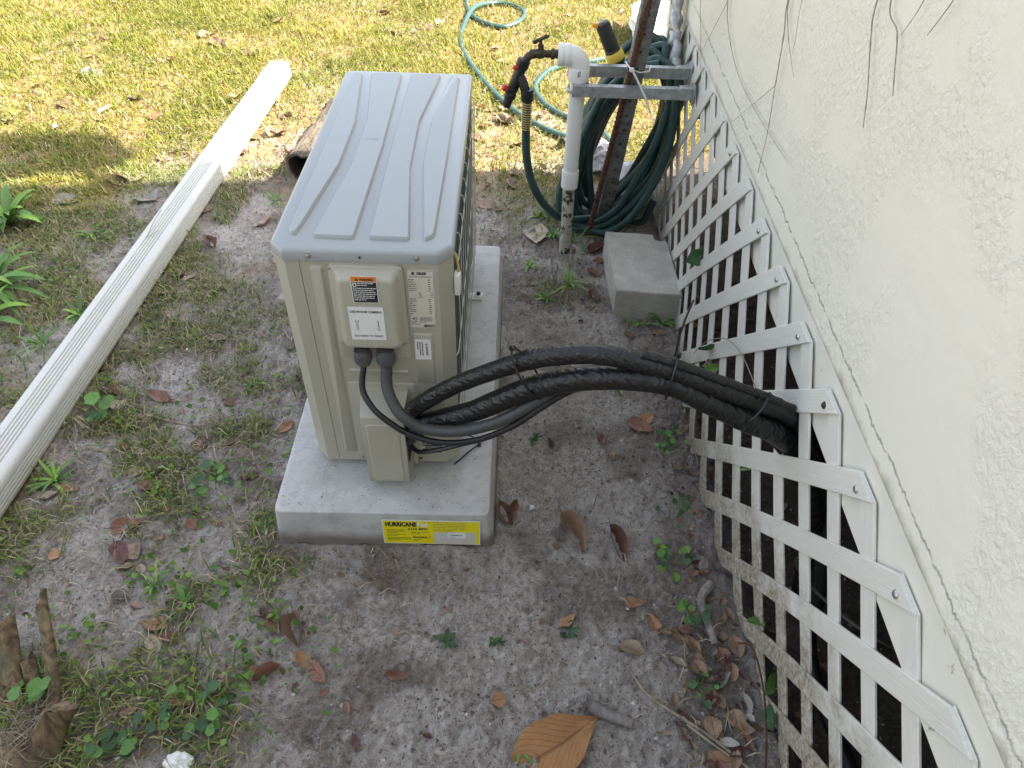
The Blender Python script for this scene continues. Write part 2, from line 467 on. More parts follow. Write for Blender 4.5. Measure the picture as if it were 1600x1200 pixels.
def mat_tinted(name, stops, rough=0.6, transl=0.25, noise=0):
    m, n, l, p = nt(name)
    c = ramp_n(n, l, attr(n, 'tint'), stops)
    l.new(c, p.inputs['Base Color'])
    p.inputs['Roughness'].default_value = rough
    p.inputs['Specular IOR Level'].default_value = 0.3
    if transl:
        t = n.new('ShaderNodeBsdfTranslucent')
        l.new(c, t.inputs[0])
        x = n.new('ShaderNodeMixShader')
        x.inputs[0].default_value = transl
        l.new(p.outputs[0], x.inputs[1])
        l.new(t.outputs[0], x.inputs[2])
        l.new(x.outputs[0], n['Material Output'].inputs[0])
    return m
MAT['lawn'] = mat_tinted('lawn_blades', [(0.0, (0.07, 0.115, 0.014)), (0.4, (0.19, 0.215, 0.022)), (0.7, (0.31, 0.28, 0.04)), (0.86, (0.43, 0.34, 0.11)), (1.0, (0.52, 0.42, 0.21))], 0.5, 0.3)
MAT['weedgrass'] = mat_tinted('shade_grass', [(0.0, (0.05, 0.095, 0.016)), (0.4, (0.13, 0.20, 0.03)), (0.7, (0.26, 0.30, 0.06)), (1.0, (0.45, 0.39, 0.20))], 0.5, 0.25)
MAT['clover'] = mat_tinted('pennywort', [(0.0, (0.045, 0.11, 0.018)), (0.5, (0.115, 0.23, 0.035)), (1.0, (0.22, 0.34, 0.06))], 0.4, 0.25)
MAT['straw'] = mat_tinted('straw', [(0.0, (0.11, 0.07, 0.042)), (0.5, (0.33, 0.25, 0.155)), (1.0, (0.58, 0.49, 0.34))], 0.8, 0.0)
MAT['bits'] = mat_tinted('leaf_bits', [(0.0, (0.07, 0.04, 0.025)), (0.4, (0.19, 0.105, 0.06)), (0.75, (0.33, 0.20, 0.115)), (1.0, (0.36, 0.30, 0.23))], 0.8, 0.1)
MAT['crumb'] = mat_tinted('soil_crumbs', [(0.0, (0.09, 0.072, 0.058)), (0.6, (0.20, 0.175, 0.155)), (0.9, (0.38, 0.36, 0.34)), (1.0, (0.6, 0.58, 0.55))], 0.95, 0.0)

def mat_leaf(name, a, b, vein, speck):
    m, n, l, p = nt(name)
    uv = coord(n, 'UV')
    oc = coord(n)
    oi = n.new('ShaderNodeObjectInfo')
    f = noise_n(n, l, 5, 5, oc, 0.65)
    c = mix_rgb(n, l, ramp_n(n, l, f, [(0.35, 0.0), (0.65, 1.0)]), a, b)
    hv = n.new('ShaderNodeHueSaturation')
    hv.inputs['Hue'].default_value = 0.5
    l.new(math_n(n, l, 'ADD', math_n(n, l, 'MULTIPLY', oi.outputs['Random'], 0.5), 0.72), hv.inputs['Value'])
    l.new(c, hv.inputs['Color'])
    c = hv.outputs[0]
    sep = n.new('ShaderNodeSeparateXYZ')
    l.new(uv, sep.inputs[0])
    v = math_n(n, l, 'ABSOLUTE', math_n(n, l, 'SUBTRACT', sep.outputs[1], 0.5))
    mid = ramp_n(n, l, v, [(0.012, 0.8), (0.035, 0.0)])
    s = math_n(n, l, 'ADD', math_n(n, l, 'MULTIPLY', sep.outputs[0], 11.0), math_n(n, l, 'MULTIPLY', v, 9.0))
    s = math_n(n, l, 'ABSOLUTE', math_n(n, l, 'SUBTRACT', math_n(n, l, 'FRACT', s), 0.5))
    side = ramp_n(n, l, s, [(0.02, 0.4), (0.09, 0.0)])
    c = mix_rgb(n, l, math_n(n, l, 'MAXIMUM', mid, side), c, vein)
    sp = ramp_n(n, l, noise_n(n, l, 30, 3, oc, 0.75), [(0.60, 0.0), (0.67, 0.75)])
    c = mix_rgb(n, l, sp, c, speck)
    l.new(c, p.inputs['Base Color'])
    p.inputs['Roughness'].default_value = 0.6
    bump_n(n, l, math_n(n, l, 'ADD', side, mid), p, 0.4, 0.01)
    return m
LEAF = {
    'b': mat_leaf('brown_leaf', (0.240, 0.147, 0.092), (0.291, 0.195, 0.126), (0.152, 0.090, 0.059), (0.072, 0.045, 0.031)),
    'r': mat_leaf('red_brown_leaf', (0.211, 0.098, 0.067), (0.262, 0.141, 0.096), (0.118, 0.056, 0.039), (0.063, 0.032, 0.022)),
    'o': mat_leaf('orange_leaf', (0.331, 0.169, 0.083), (0.367, 0.219, 0.119), (0.173, 0.083, 0.045), (0.103, 0.055, 0.034)),
    'O': mat_leaf('big_orange_leaf', (0.44, 0.20, 0.065), (0.47, 0.25, 0.10), (0.20, 0.085, 0.035), (0.13, 0.06, 0.03)),
    't': mat_leaf('tan_leaf', (0.360, 0.271, 0.188), (0.413, 0.331, 0.248), (0.244, 0.176, 0.121), (0.138, 0.097, 0.069)),
    'p': mat_leaf('pink_leaf', (0.321, 0.197, 0.156), (0.381, 0.257, 0.209), (0.223, 0.127, 0.099), (0.120, 0.072, 0.055)),
    'g': mat_leaf('grey_leaf', (0.304, 0.280, 0.246), (0.363, 0.332, 0.287), (0.227, 0.199, 0.168), (0.133, 0.113, 0.092)),
    'm': mat_leaf('maroon_leaf', (0.117, 0.048, 0.045), (0.165, 0.079, 0.069), (0.070, 0.029, 0.025), (0.039, 0.019, 0.019)),
    'v': mat_leaf('green_leaf', (0.085, 0.20, 0.035), (0.14, 0.28, 0.055), (0.16, 0.26, 0.09), (0.05, 0.09, 0.02)),
    'l': mat_leaf('lime_leaf', (0.20, 0.36, 0.05), (0.27, 0.44, 0.07), (0.25, 0.38, 0.12), (0.12, 0.20, 0.03)),
    'k': mat_leaf('deep_green_leaf', (0.03, 0.085, 0.028), (0.05, 0.115, 0.04), (0.08, 0.15, 0.06), (0.03, 0.05, 0.02)),
}

def mat_bark():
    m, n, l, p = nt('grey_log_bark')
    oc = coord(n)
    v = mapping(n, l, oc, (14, 3.5, 14))
    f = noise_n(n, l, 2.2, 6, v, 0.65, 0.8)
    c = ramp_n(n, l, f, [(0.36, (0.07, 0.055, 0.04)), (0.5, (0.16, 0.125, 0.09)), (0.7, (0.27, 0.22, 0.165))])
    l.new(c, p.inputs['Base Color'])
    p.inputs['Roughness'].default_value = 0.95
    bump_n(n, l, f, p, 1.0, 0.02)
    return m
MAT['bark'] = mat_bark()

def mat_palm():
    m, n, l, p = nt('weathered_palm_boot')
    oc = coord(n)
    f = noise_n(n, l, 3, 6, mapping(n, l, oc, (26, 26, 3.5)), 0.6, 0.5)
    c = ramp_n(n, l, f, [(0.33, (0.06, 0.042, 0.028)), (0.5, (0.17, 0.115, 0.065)), (0.68, (0.29, 0.21, 0.125))])
    g = noise_n(n, l, 14, 5, oc)
    c = mix_rgb(n, l, ramp_n(n, l, g, [(0.5, 0.0), (0.68, 0.7)]), c, (0.15, 0.145, 0.085))
    l.new(c, p.inputs['Base Color'])
    p.inputs['Roughness'].default_value = 0.9
    bump_n(n, l, f, p, 0.9, 0.006)
    return m
MAT['palm'] = mat_palm()

# ------------------------------------------------------------------ mesh helpers
WORLD_LOC = {}

def tag(o, label=None, cat=None, group=None, kind=None):
    if label: o['label'] = label
    if cat: o['category'] = cat
    if group: o['group'] = group
    if kind: o['kind'] = kind
    return o

def thing(name, label, cat, loc, group=None):
    o = bpy.data.objects.new(name, None)
    C.objects.link(o)
    o.empty_display_size = 0.05
    o.location = loc
    WORLD_LOC[o] = Vector(loc)
    return tag(o, label, cat, group)

class MB:
    def __init__(self):
        self.v, self.f, self.m, self.uv = [], [], [], []
    def add(self, verts, faces, mi=0, uvs=None):
        b = len(self.v)
        self.v += [tuple(q) for q in verts]
        self.uv += list(uvs) if uvs is not None else [(0, 0)] * len(verts)
        self.f += [tuple(b + i for i in fc) for fc in faces]
        self.m += [mi] * len(faces)
        return self
    def box(self, x0, x1, y0, y1, z0, z1, bev=0.0, mi=0, rz=0.0, seg=2):
        bm = bmesh.new()
        bmesh.ops.create_cube(bm, size=1)
        cx, cy, cz = (x0 + x1) / 2, (y0 + y1) / 2, (z0 + z1) / 2
        for q in bm.verts:
            q.co = Vector((q.co.x * (x1 - x0), q.co.y * (y1 - y0), q.co.z * (z1 - z0)))
        if bev:
            bmesh.ops.bevel(bm, geom=bm.edges[:], offset=bev, segments=seg, affect='EDGES', profile=0.5)
        M = Matrix.Translation((cx, cy, cz)) @ Matrix.Rotation(rz, 4, 'Z')
        bm.verts.index_update()
        self.add([M @ q.co for q in bm.verts], [[q.index for q in fc.verts] for fc in bm.faces], mi)
        bm.free()
        return self
    def bm(self, bm, mi=0):
        bm.verts.index_update()
        self.add([q.co.copy() for q in bm.verts], [[q.index for q in fc.verts] for fc in bm.faces], mi)
        bm.free()
        return self
    def tube(self, pts, r, seg=8, caps=True, mi=0, ripple=None, start_n=None):
        pts = [Vector(q) for q in pts]
        n = len(pts)
        rs = r if hasattr(r, '__len__') else [r] * n
        T = [(pts[min(i + 1, n - 1)] - pts[max(i - 1, 0)]).normalized() for i in range(n)]
        N = Vector(start_n) if start_n else T[0].orthogonal().normalized()
        verts, uvs = [], []
        ln = 0
        for i in range(n):
            if i:
                ln += (pts[i] - pts[i - 1]).length
            N = (N - T[i] * N.dot(T[i])).normalized()
            B = T[i].cross(N)
            for k in range(seg):
                a = 2 * math.pi * k / seg
                verts.append(pts[i] + (N * math.cos(a) + B * math.sin(a)) * rs[i])
                uvs.append((ln, k / seg * 0.15))
        faces = [(i * seg + k, i * seg + (k + 1) % seg, (i + 1) * seg + (k + 1) % seg, (i + 1) * seg + k)
                 for i in range(n - 1) for k in range(seg)]
        if caps:
            faces += [tuple(range(seg))[::-1], tuple((n - 1) * seg + k for k in range(seg))]
        return self.add(verts, faces, mi, uvs)
    def lathe(self, prof, org, axis, seg=16, mi=0):
        """prof = [(radius, distance along axis)]"""
        ax = Vector(axis).normalized()
        o = Vector(org)
        pts = [o + ax * d for _, d in prof]
        N = ax.orthogonal().normalized()
        B = ax.cross(N)
        verts = []
        for (rr, d), q in zip(prof, pts):
            for k in range(seg):
                a = 2 * math.pi * k / seg
                verts.append(q + (N * math.cos(a) + B * math.sin(a)) * rr)
        n = len(prof)
        faces = [(i * seg + k, i * seg + (k + 1) % seg, (i + 1) * seg + (k + 1) % seg, (i + 1) * seg + k)
                 for i in range(n - 1) for k in range(seg)]
        faces += [tuple(range(seg))[::-1], tuple((n - 1) * seg + k for k in range(seg))]
        return self.add(verts, faces, mi)
    def loft(self, loops, cap0=True, cap1=True, mi=0):
        n = len(loops[0])
        verts = [q for lp in loops for q in lp]
        faces = [(i * n + k, i * n + (k + 1) % n, (i + 1) * n + (k + 1) % n, (i + 1) * n + k)
                 for i in range(len(loops) - 1) for k in range(n)]
        if cap0: faces.append(tuple(range(n))[::-1])
        if cap1: faces.append(tuple((len(loops) - 1) * n + k for k in range(n)))
        return self.add(verts, faces, mi)
    def build(self, name, mats, parent=None, smooth=35, label=None, cat=None, group=None, kind=None, loc=None):
        off = WORLD_LOC.get(parent, Vector((0, 0, 0))) if parent is not None else Vector(loc or (0, 0, 0))
        me = bpy.data.meshes.new(name)
        me.from_pydata([(a - off.x, b - off.y, c - off.z) for a, b, c in self.v], [], self.f)
        for k in (mats if isinstance(mats, (list, tuple)) else [mats]):
            me.materials.append(k)
        if any(self.m):
            me.polygons.foreach_set('material_index', self.m)
        ul = me.uv_layers.new(name='UVMap')
        li = np.zeros(len(me.loops), np.int32)
        me.loops.foreach_get('vertex_index', li)
        ul.data.foreach_set('uv', np.array(self.uv, float)[li].ravel())
        if smooth:
            me.shade_smooth()
            me.set_sharp_from_angle(angle=math.radians(smooth))
        bm = bmesh.new()
        bm.from_mesh(me)
        bmesh.ops.recalc_face_normals(bm, faces=bm.faces[:])
        bm.to_mesh(me)
        bm.free()
        o = bpy.data.objects.new(name, me)
        C.objects.link(o)
        if parent is not None:
            o.parent = parent
            WORLD_LOC[o] = WORLD_LOC[parent]
        elif loc:
            o.location = loc
            WORLD_LOC[o] = Vector(loc)
        else:
            WORLD_LOC[o] = Vector((0, 0, 0))
        return tag(o, label, cat, group, kind)

def spline(pts, n=8):
    P = [Vector(q) for q in pts]
    P = [P[0] * 2 - P[1]] + P + [P[-1] * 2 - P[-2]]
    out = []
    for i in range(1, len(P) - 2):
        a, b, c, d = P[i - 1], P[i], P[i + 1], P[i + 2]
        for k in range(n):
            t = k / n
            out.append(0.5 * ((2 * b) + (c - a) * t + (2 * a - 5 * b + 4 * c - d) * t * t + (3 * b - a - 3 * c + d) * t ** 3))
    out.append(P[-2])
    return out

def round_poly(pts, r, n=4):
    out = []
    m = len(pts)
    for i in range(m):
        p, a, b = Vector(pts[i]), Vector(pts[i - 1]), Vector(pts[(i + 1) % m])
        da, db = (a - p), (b - p)
        rr = r[i] if hasattr(r, '__len__') else r
        ra = min(rr, da.length * 0.45, db.length * 0.45)
        A, B = p + da.normalized() * ra, p + db.normalized() * ra
        for k in range(n + 1):
            t = k / n
            out.append(A * (1 - t) ** 2 + p * 2 * t * (1 - t) + B * t * t)
    return out

def inset(pts, d):
    m = len(pts)
    area = sum(pts[i][0] * pts[(i + 1) % m][1] - pts[(i + 1) % m][0] * pts[i][1] for i in range(m))
    sg = 1 if area > 0 else -1
    out = []
    for i in range(m):
        p, a, b = Vector(pts[i]), Vector(pts[i - 1]), Vector(pts[(i + 1) % m])
        e1, e2 = (p - a).normalized(), (b - p).normalized()
        n1, n2 = Vector((-e1.y, e1.x)) * sg, Vector((-e2.y, e2.x)) * sg
        nn = n1 + n2
        if nn.length < 1e-6:
            nn = n1
        nn.normalize()
        out.append(p + nn * d / max(0.5, nn.dot(n1)))
    return out

def relief(mb, outline, frame, steps, mi=0):
    """outline in 2D raised in steps of (inset, height); frame(u, v, h) -> world point"""
    loops = []
    for ins, h in steps:
        loops.append([frame(q[0], q[1], h) for q in inset(outline, ins)])
    return mb.loft(loops, cap0=False, cap1=True, mi=mi)

def relief_raw(mb, raw, r, frame, steps, mi=0):
    """same, but every step is inset first and rounded afterwards (no crossings in tight corners)"""
    return mb.loft([[frame(q[0], q[1], h) for q in round_poly(inset(raw, ins), r, 3)] for ins, h in steps], cap0=False, cap1=True, mi=mi)

_fonts = {}
def text_geo(s, size, bold=0.0, shear=0.0, align='LEFT'):
    cu = bpy.data.curves.new('t', 'FONT')
    cu.body = s
    cu.size = size
    cu.offset = bold
    cu.shear = shear
    cu.align_x = align
    cu.resolution_u = 2
    o = bpy.data.objects.new('t', cu)
    me = o.to_mesh()
    v = [(q.co.x, q.co.y) for q in me.vertices]
    f = [tuple(p.vertices) for p in me.polygons]
    o.to_mesh_clear()
    bpy.data.objects.remove(o)
    bpy.data.curves.remove(cu)
    return v, f

def put_text(mb, s, u, v, size, frame, h, mi, bold=0.0, shear=0.0, width=None, align='LEFT', sx=1.0):
    vs, fs = text_geo(s, size, bold, shear, 'LEFT')
    if not vs:
        return
    x0, x1 = min(q[0] for q in vs), max(q[0] for q in vs)
    k = width / (x1 - x0) if width else sx
    w = (x1 - x0) * k
    o = {'LEFT': 0, 'CENTER': -w / 2, 'RIGHT': -w}[align]
    mb.add([frame(u + (q[0] - x0) * k + o, v + q[1], h) for q in vs], fs, mi)

def put_rect(mb, u0, u1, v0, v1, frame, h, mi):
    mb.add([frame(u0, v0, h), frame(u1, v0, h), frame(u1, v1, h), frame(u0, v1, h)], [(0, 1, 2, 3)], mi)

def put_plate(mb, u0, u1, v0, v1, frame, h, mi, r=0.0015):
    """a thin sticker with its own edge"""
    out = round_poly([(u0, v0), (u1, v0), (u1, v1), (u0, v1)], r, 2)
    mb.loft([[frame(q[0], q[1], 0.0) for q in out], [frame(q[0], q[1], h) for q in out]], cap0=False, mi=mi)

def text_rows(mb, u0, u1, v_top, dv, rows, frame, h, mi, t=0.0008, seed=1, fill=1.0):
    """lines of print too small to read"""
    R = random.Random(seed)
    for i in range(rows):
        v = v_top - i * dv
        u = u0
        end = u0 + (u1 - u0) * (fill if i < rows - 1 else 0.55) * R.uniform(0.85, 1.0)
        while u < end:
            w = min(R.uniform(0.0025, 0.008), end - u)
            put_rect(mb, u, u + w, v - t, v, frame, h, mi)
            u += w + 0.0011

def tri_mesh(name, V, F, tint, mat, kind='stuff', label=None, cat=None, smooth=False):
    me = bpy.data.meshes.new(name)
    me.vertices.add(len(V))
    me.vertices.foreach_set('co', np.ascontiguousarray(V, np.float32).ravel())
    k = F.shape[1]
    me.loops.add(F.size)
    me.loops.foreach_set('vertex_index', np.ascontiguousarray(F, np.int32).ravel())
    me.polygons.add(len(F))
    me.polygons.foreach_set('loop_start', np.arange(0, F.size, k, dtype=np.int32))
    me.update(calc_edges=True)
    if tint is not None:
        a = me.attributes.new('tint', 'FLOAT', 'POINT')
        a.data.foreach_set('value', np.ascontiguousarray(tint, np.float32))
    me.materials.append(mat)
    if smooth:
        me.shade_smooth()
    o = bpy.data.objects.new(name, me)
    C.objects.link(o)
    return tag(o, label, cat, None, kind)

# ------------------------------------------------------------------ ground
def build_ground():
    def axis(a, b, segs, far):
        core = []
        for (p, q, s) in segs:
            core += list(np.arange(p, q - 1e-9, s))
        core.append(segs[-1][1])
        lo = [a - d for d in far][::-1]
        hi = [b + d for d in far]
        return np.array(lo + core + hi)
    far = [0.3, 1, 3, 8, 20, 60, 150, 400]
    xs = axis(-3.3, 2.6, [(-3.3, -1.6, 0.022), (-1.6, -0.75, 0.009), (-0.75, 1.06, 0.0052), (1.06, 2.6, 0.03)], far)
    ys = axis(-1.1, 5.6, [(-1.1, -0.72, 0.012), (-0.72, 0.5, 0.0055), (0.5, 1.0, 0.008), (1.0, 2.0, 0.011), (2.0, 5.6, 0.024)], far)
    X, Y = np.meshgrid(xs, ys)
    Z = ground_h(X, Y)
    fade = sstep(9, 4, np.maximum(np.abs(X), np.abs(Y)))
    Z = Z * fade
    nx, ny = len(xs), len(ys)
    V = np.stack([X, Y, Z], -1).reshape(-1, 3)
    i = np.arange(nx * ny).reshape(ny, nx)
    F = np.stack([i[:-1, :-1], i[:-1, 1:], i[1:, 1:], i[1:, :-1]], -1).reshape(-1, 4)
    o = tri_mesh('ground', V, F, None, MAT['ground'], 'structure', smooth=True)
    x, y = V[:, 0], V[:, 1]
    n = fbm(x, y, 4, 4, 41)
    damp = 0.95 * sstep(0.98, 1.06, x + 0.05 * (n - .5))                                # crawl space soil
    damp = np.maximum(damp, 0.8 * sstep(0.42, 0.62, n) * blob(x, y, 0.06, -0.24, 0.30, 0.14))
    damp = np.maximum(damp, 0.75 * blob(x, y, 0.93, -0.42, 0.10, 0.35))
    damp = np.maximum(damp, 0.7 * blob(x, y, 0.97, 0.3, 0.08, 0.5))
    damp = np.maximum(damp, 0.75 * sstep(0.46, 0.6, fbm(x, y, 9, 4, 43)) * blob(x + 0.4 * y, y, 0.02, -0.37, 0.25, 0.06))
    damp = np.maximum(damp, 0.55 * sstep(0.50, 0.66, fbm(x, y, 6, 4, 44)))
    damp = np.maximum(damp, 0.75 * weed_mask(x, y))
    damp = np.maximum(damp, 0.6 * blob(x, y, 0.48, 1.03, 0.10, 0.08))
    lm = lawn_mask(x, y)
    th = lm * 0.95
    th = np.maximum(th, 0.75 * sstep(0.44, 0.6, fbm(x, y, 3.5, 4, 45)) * sstep(1.35, 1.75, y))
    th = np.maximum(th, 0.35 * sstep(0.5, 0.65, n) * sstep(0.1, -0.1, x))
    th = th * sstep(1.1, 1.0, x) + lm * sstep(1.0, 1.1, x) * sstep(1.85, 2.1, y)
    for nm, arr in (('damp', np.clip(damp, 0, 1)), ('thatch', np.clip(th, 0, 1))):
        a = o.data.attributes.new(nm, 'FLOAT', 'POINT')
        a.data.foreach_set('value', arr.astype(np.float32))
    return o
build_ground()

# ------------------------------------------------------------------ house: wall on crawl space, roof above
HOUSE_Y0, HOUSE_Y1, EAVE = -3.2, 1.88, 2.75
house = thing('house', 'cream stucco house wall raised over a crawl space, right of the air conditioner', 'house', (wall_x(0.3), 0.3, 0))

def edge_z(y):
    return 0.716 + 0.008 * y

def build_wall():
    ys = np.concatenate([[HOUSE_Y0], np.arange(-1.7, HOUSE_Y1 - 0.02, 0.0065), [HOUSE_Y1]])
    zs = np.concatenate([[0.0, 0.0015, 0.004, 0.008, 0.013], np.arange(0.019, 0.86, 0.0065), [1.1, 1.5, EAVE - 0.72]])
    Y, Zr = np.meshgrid(ys, zs)
    Z = Zr + edge_z(Y) * (1 - Zr / 2.1) + 0.72 * (Zr / 2.1)
    # knocked-down stucco: streaky lumps with smooth trowelled islands between
    w = fbm(Y, Z, 5, 3, 51)
    lump = fbm(Y * 0.8 + 0.5 * Z, Z * 1.3, 42, 3, 52)
    lump2 = fbm(Y, Z, 95, 2, 53)
    tex = np.clip((lump - 0.36) * 2.4, 0, 1) * 0.75 + lump2 * 0.35
    island = sstep(0.44, 0.60, w)
    d = 0.0010 * tex * (1 - island)
    d = d + (fbm(Y, Z, 1.2, 2, 54) - .5) * 0.006
    X = wall_x(Y) - 0.004 - d
    edge = np.clip(1 - Zr / 0.013, 0, 1)
    X = X + 0.014 * edge ** 2                      # rounded lower lip
    nx, ny = len(ys), len(zs)
    V = np.stack([X, Y, Z], -1).reshape(-1, 3)
    i = np.arange(nx * ny).reshape(ny, nx)
    F = np.stack([i[:-1, :-1], i[1:, :-1], i[1:, 1:], i[:-1, 1:]], -1).reshape(-1, 4)
    V = V - np.array([wall_x(0.3), 0.3, 0])
    me = tri_mesh('wall', V, F, None, MAT['stucco'], None, smooth=True)
    me.parent = house
    WORLD_LOC[me] = WORLD_LOC[house]
build_wall()
m = MB()      # body of the house behind the stucco skin, butted to it
xb0, xb1 = wall_x(HOUSE_Y0), wall_x(HOUSE_Y1)
m.loft([[(xb0 + 0.015, HOUSE_Y0, z), (5.0, HOUSE_Y0, z), (5.0, HOUSE_Y1 - 0.001, z), (xb1 + 0.012, HOUSE_Y1 - 0.001, z)] for z in (0.60, EAVE)])
m.build('wall_core', MAT['board'], house, smooth=0)
m = MB()      # shed roof with a small overhang
m.loft([[(xb0 - 0.22, HOUSE_Y0 - 0.1, EAVE + 0.002), (5.2, HOUSE_Y0 - 0.1, EAVE + 0.9), (5.2, HOUSE_Y1 + 0.04, EAVE + 0.9), (xb1 - 0.22, HOUSE_Y1 + 0.04, EAVE + 0.002)],
        [(xb0 - 0.22, HOUSE_Y0 - 0.1, EAVE + 0.14), (5.2, HOUSE_Y0 - 0.1, EAVE + 1.05), (5.2, HOUSE_Y1 + 0.04, EAVE + 1.05), (xb1 - 0.22, HOUSE_Y1 + 0.04, EAVE + 0.14)]])
m.build('roof', MAT['roof'], house, smooth=0)
m = MB()      # skirt board that carries the lattice
ysk = [HOUSE_Y0, -1.6, -0.8, 0, 0.8, HOUSE_Y1 - 0.002]
m.loft([[(wall_x(y) + 0.010, y, 0.578 + 0.004 * y), (wall_x(y) + 0.009, y, edge_z(y) - 0.012), (wall_x(y) + 0.002, y, edge_z(y) - 0.006), (wall_x(y) + 0.002, y, edge_z(y) + 0.004),
         (wall_x(y) + 0.028, y, edge_z(y) + 0.004), (wall_x(y) + 0.028, y, 0.578 + 0.004 * y)] for y in ysk])
m.build('skirt_board', MAT['board'], house, smooth=20)
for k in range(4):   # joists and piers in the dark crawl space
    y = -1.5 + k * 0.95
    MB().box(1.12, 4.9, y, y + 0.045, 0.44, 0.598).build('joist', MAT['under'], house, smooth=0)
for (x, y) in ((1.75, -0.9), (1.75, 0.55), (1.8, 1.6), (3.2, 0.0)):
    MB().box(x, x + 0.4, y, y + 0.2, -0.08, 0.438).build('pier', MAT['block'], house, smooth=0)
m = MB()
m.box(1.55, 4.99, HOUSE_Y1 - 0.03, HOUSE_Y1 - 0.004, -0.08, 0.598)
m.build('end_skirt', MAT['board'], house, smooth=0)
MB().box(4.95, 4.99, HOUSE_Y0 + 0.05, HOUSE_Y1 - 0.04, -0.08, 0.597).build('rear_skirt', MAT['board'], house, smooth=0)
MB().box(1.2, 4.9, HOUSE_Y0 + 0.01, HOUSE_Y0 + 0.04, -0.08, 0.597).build('near_skirt', MAT['board'], house, smooth=0)

# ------------------------------------------------------------------ lattice panel
lat = thing('lattice_panel', 'white diagonal lattice panel screwed under the house wall, grimy at its near foot', 'lattice', (1.0, 0.2, 0))
SP, LAT_OFF, HW = 0.1745, 0.044, 0.0305
Y_A, Y_B = -1.75, 1.84
def lat_top(y): return 0.690 + 0.030 * y
def lat_x(y, z):
    t = min(1, max(0, z / 0.70))
    return float(np.interp(y, LAT_Y, LAT_X)) * (1 - t) + wall_x(y) * t
def lat_bot(y): return -0.012 + 0.012 * math.sin(y * 5)

def slat(yk, sgn, layer):
    """sgn +1: foot lies further away than its top (front layer); -1: the other way (rear layer)"""
    n = 9
    zt = lat_top(yk)
    pts = []
    for i in range(n + 1):
        z = zt + (lat_bot(yk) - zt) * i / n
        pts.append((yk + sgn * (zt - z), z))
    pts = [q for q in pts if Y_A - 0.02 < q[0] < Y_B]
    if len(pts) < 2:
        return
    f = -0.0045 if layer == 0 else 0.0
    prof = [(-HW, f + 0.0042), (-HW, f + 0.0010), (-HW + 0.0022, f), (HW - 0.0022, f), (HW, f + 0.0010), (HW, f + 0.0042)]
    mb = MB()
    verts, uvs = [], []
    s0 = random.random() * 10
    for i, (y, z) in enumerate(pts):
        for j, (dy, dx) in enumerate(prof):
            zz = z
            if i == 0 and j in (2, 3): zz = z - 0.001
            verts.append((lat_x(y + dy, zz) + dx, y + dy, zz))
            uvs.append((s0 + (zt - z) * 1.41, (dy + HW) * 0.7 + s0))
    k = len(prof)
    faces = [(i * k + j, i * k + (j + 1) % k, (i + 1) * k + (j + 1) % k, (i + 1) * k + j) for i in range(len(pts) - 1) for j in range(k)]
    faces += [tuple(range(k))[::-1], tuple((len(pts) - 1) * k + j for j in range(k))]
    mb.add(verts, faces, 0, uvs)
    mb.build('slat', MAT['slat'], lat, smooth=25)

for k in range(-14, 17):
    slat(LAT_OFF + k * SP, +1, 0)
for k in range(-14, 17):
    slat(LAT_OFF + k * SP, -1, 1)
for k in (-4, -3, -2, -1, 0, 1, 3, -6):
    y = LAT_OFF + k * SP
    z = lat_top(y) - 0.022
    x = lat_x(y, z) - 0.0046
    MB().lathe([(0.0068, 0.0), (0.0068, 0.0015), (0.004, 0.004), (0.0015, 0.0042)], (x + 0.0005, y + 0.012, z), (-1, 0.1, 0.15), 10).build('screw', MAT['steel'] if k != -2 else MAT['dark_gap'], lat)

# things in the crawl space seen through the lattice
m = MB()
m.tube(spline([(1.13, -0.20, 0.60), (1.125, -0.24, 0.42), (1.12, -0.37, 0.17), (1.13, -0.43, 0.03), (1.16, -0.6, -0.02), (1.22, -0.95, -0.03)], 8), 0.017, 12)
m.build('drain_pipe', MAT['pipe_black'], None, label='glossy black drain pipe dropping behind the lattice in the dark crawl space', cat='pipe', loc=(1.13, -0.2, 0))
m = MB()
m.tube(spline([(1.06, -0.42, 0.42), (1.05, -0.38, 0.33), (1.055, -0.345, 0.26), (1.09, -0.40, 0.235), (1.2, -0.5, 0.22), (1.5, -0.5, 0.05)], 6), 0.0035, 6)
m.build('cable', MAT['ink_soft'], None, label='thin dark cable looping through the lattice below the skirt board', cat='cable', loc=(1.06, -0.4, 0.3))
m = MB()
m.tube(spline([(1.05, -0.61, 0.12), (1.06, -0.66, 0.02), (1.07, -0.75, -0.02)], 6), 0.006, 8)
m.lathe([(0.006, 0), (0.009, 0.004), (0.009, 0.03), (0.005, 0.034), (0.005, 0.05)], (1.05, -0.61, 0.12), (-0.1, 0.55, 0.6), 8)
m.build('coax_cable', MAT['black_rubber'], None, label='black cable with a connector behind the lowest near corner of the lattice', cat='cable', loc=(1.05, -0.6, 0.1))

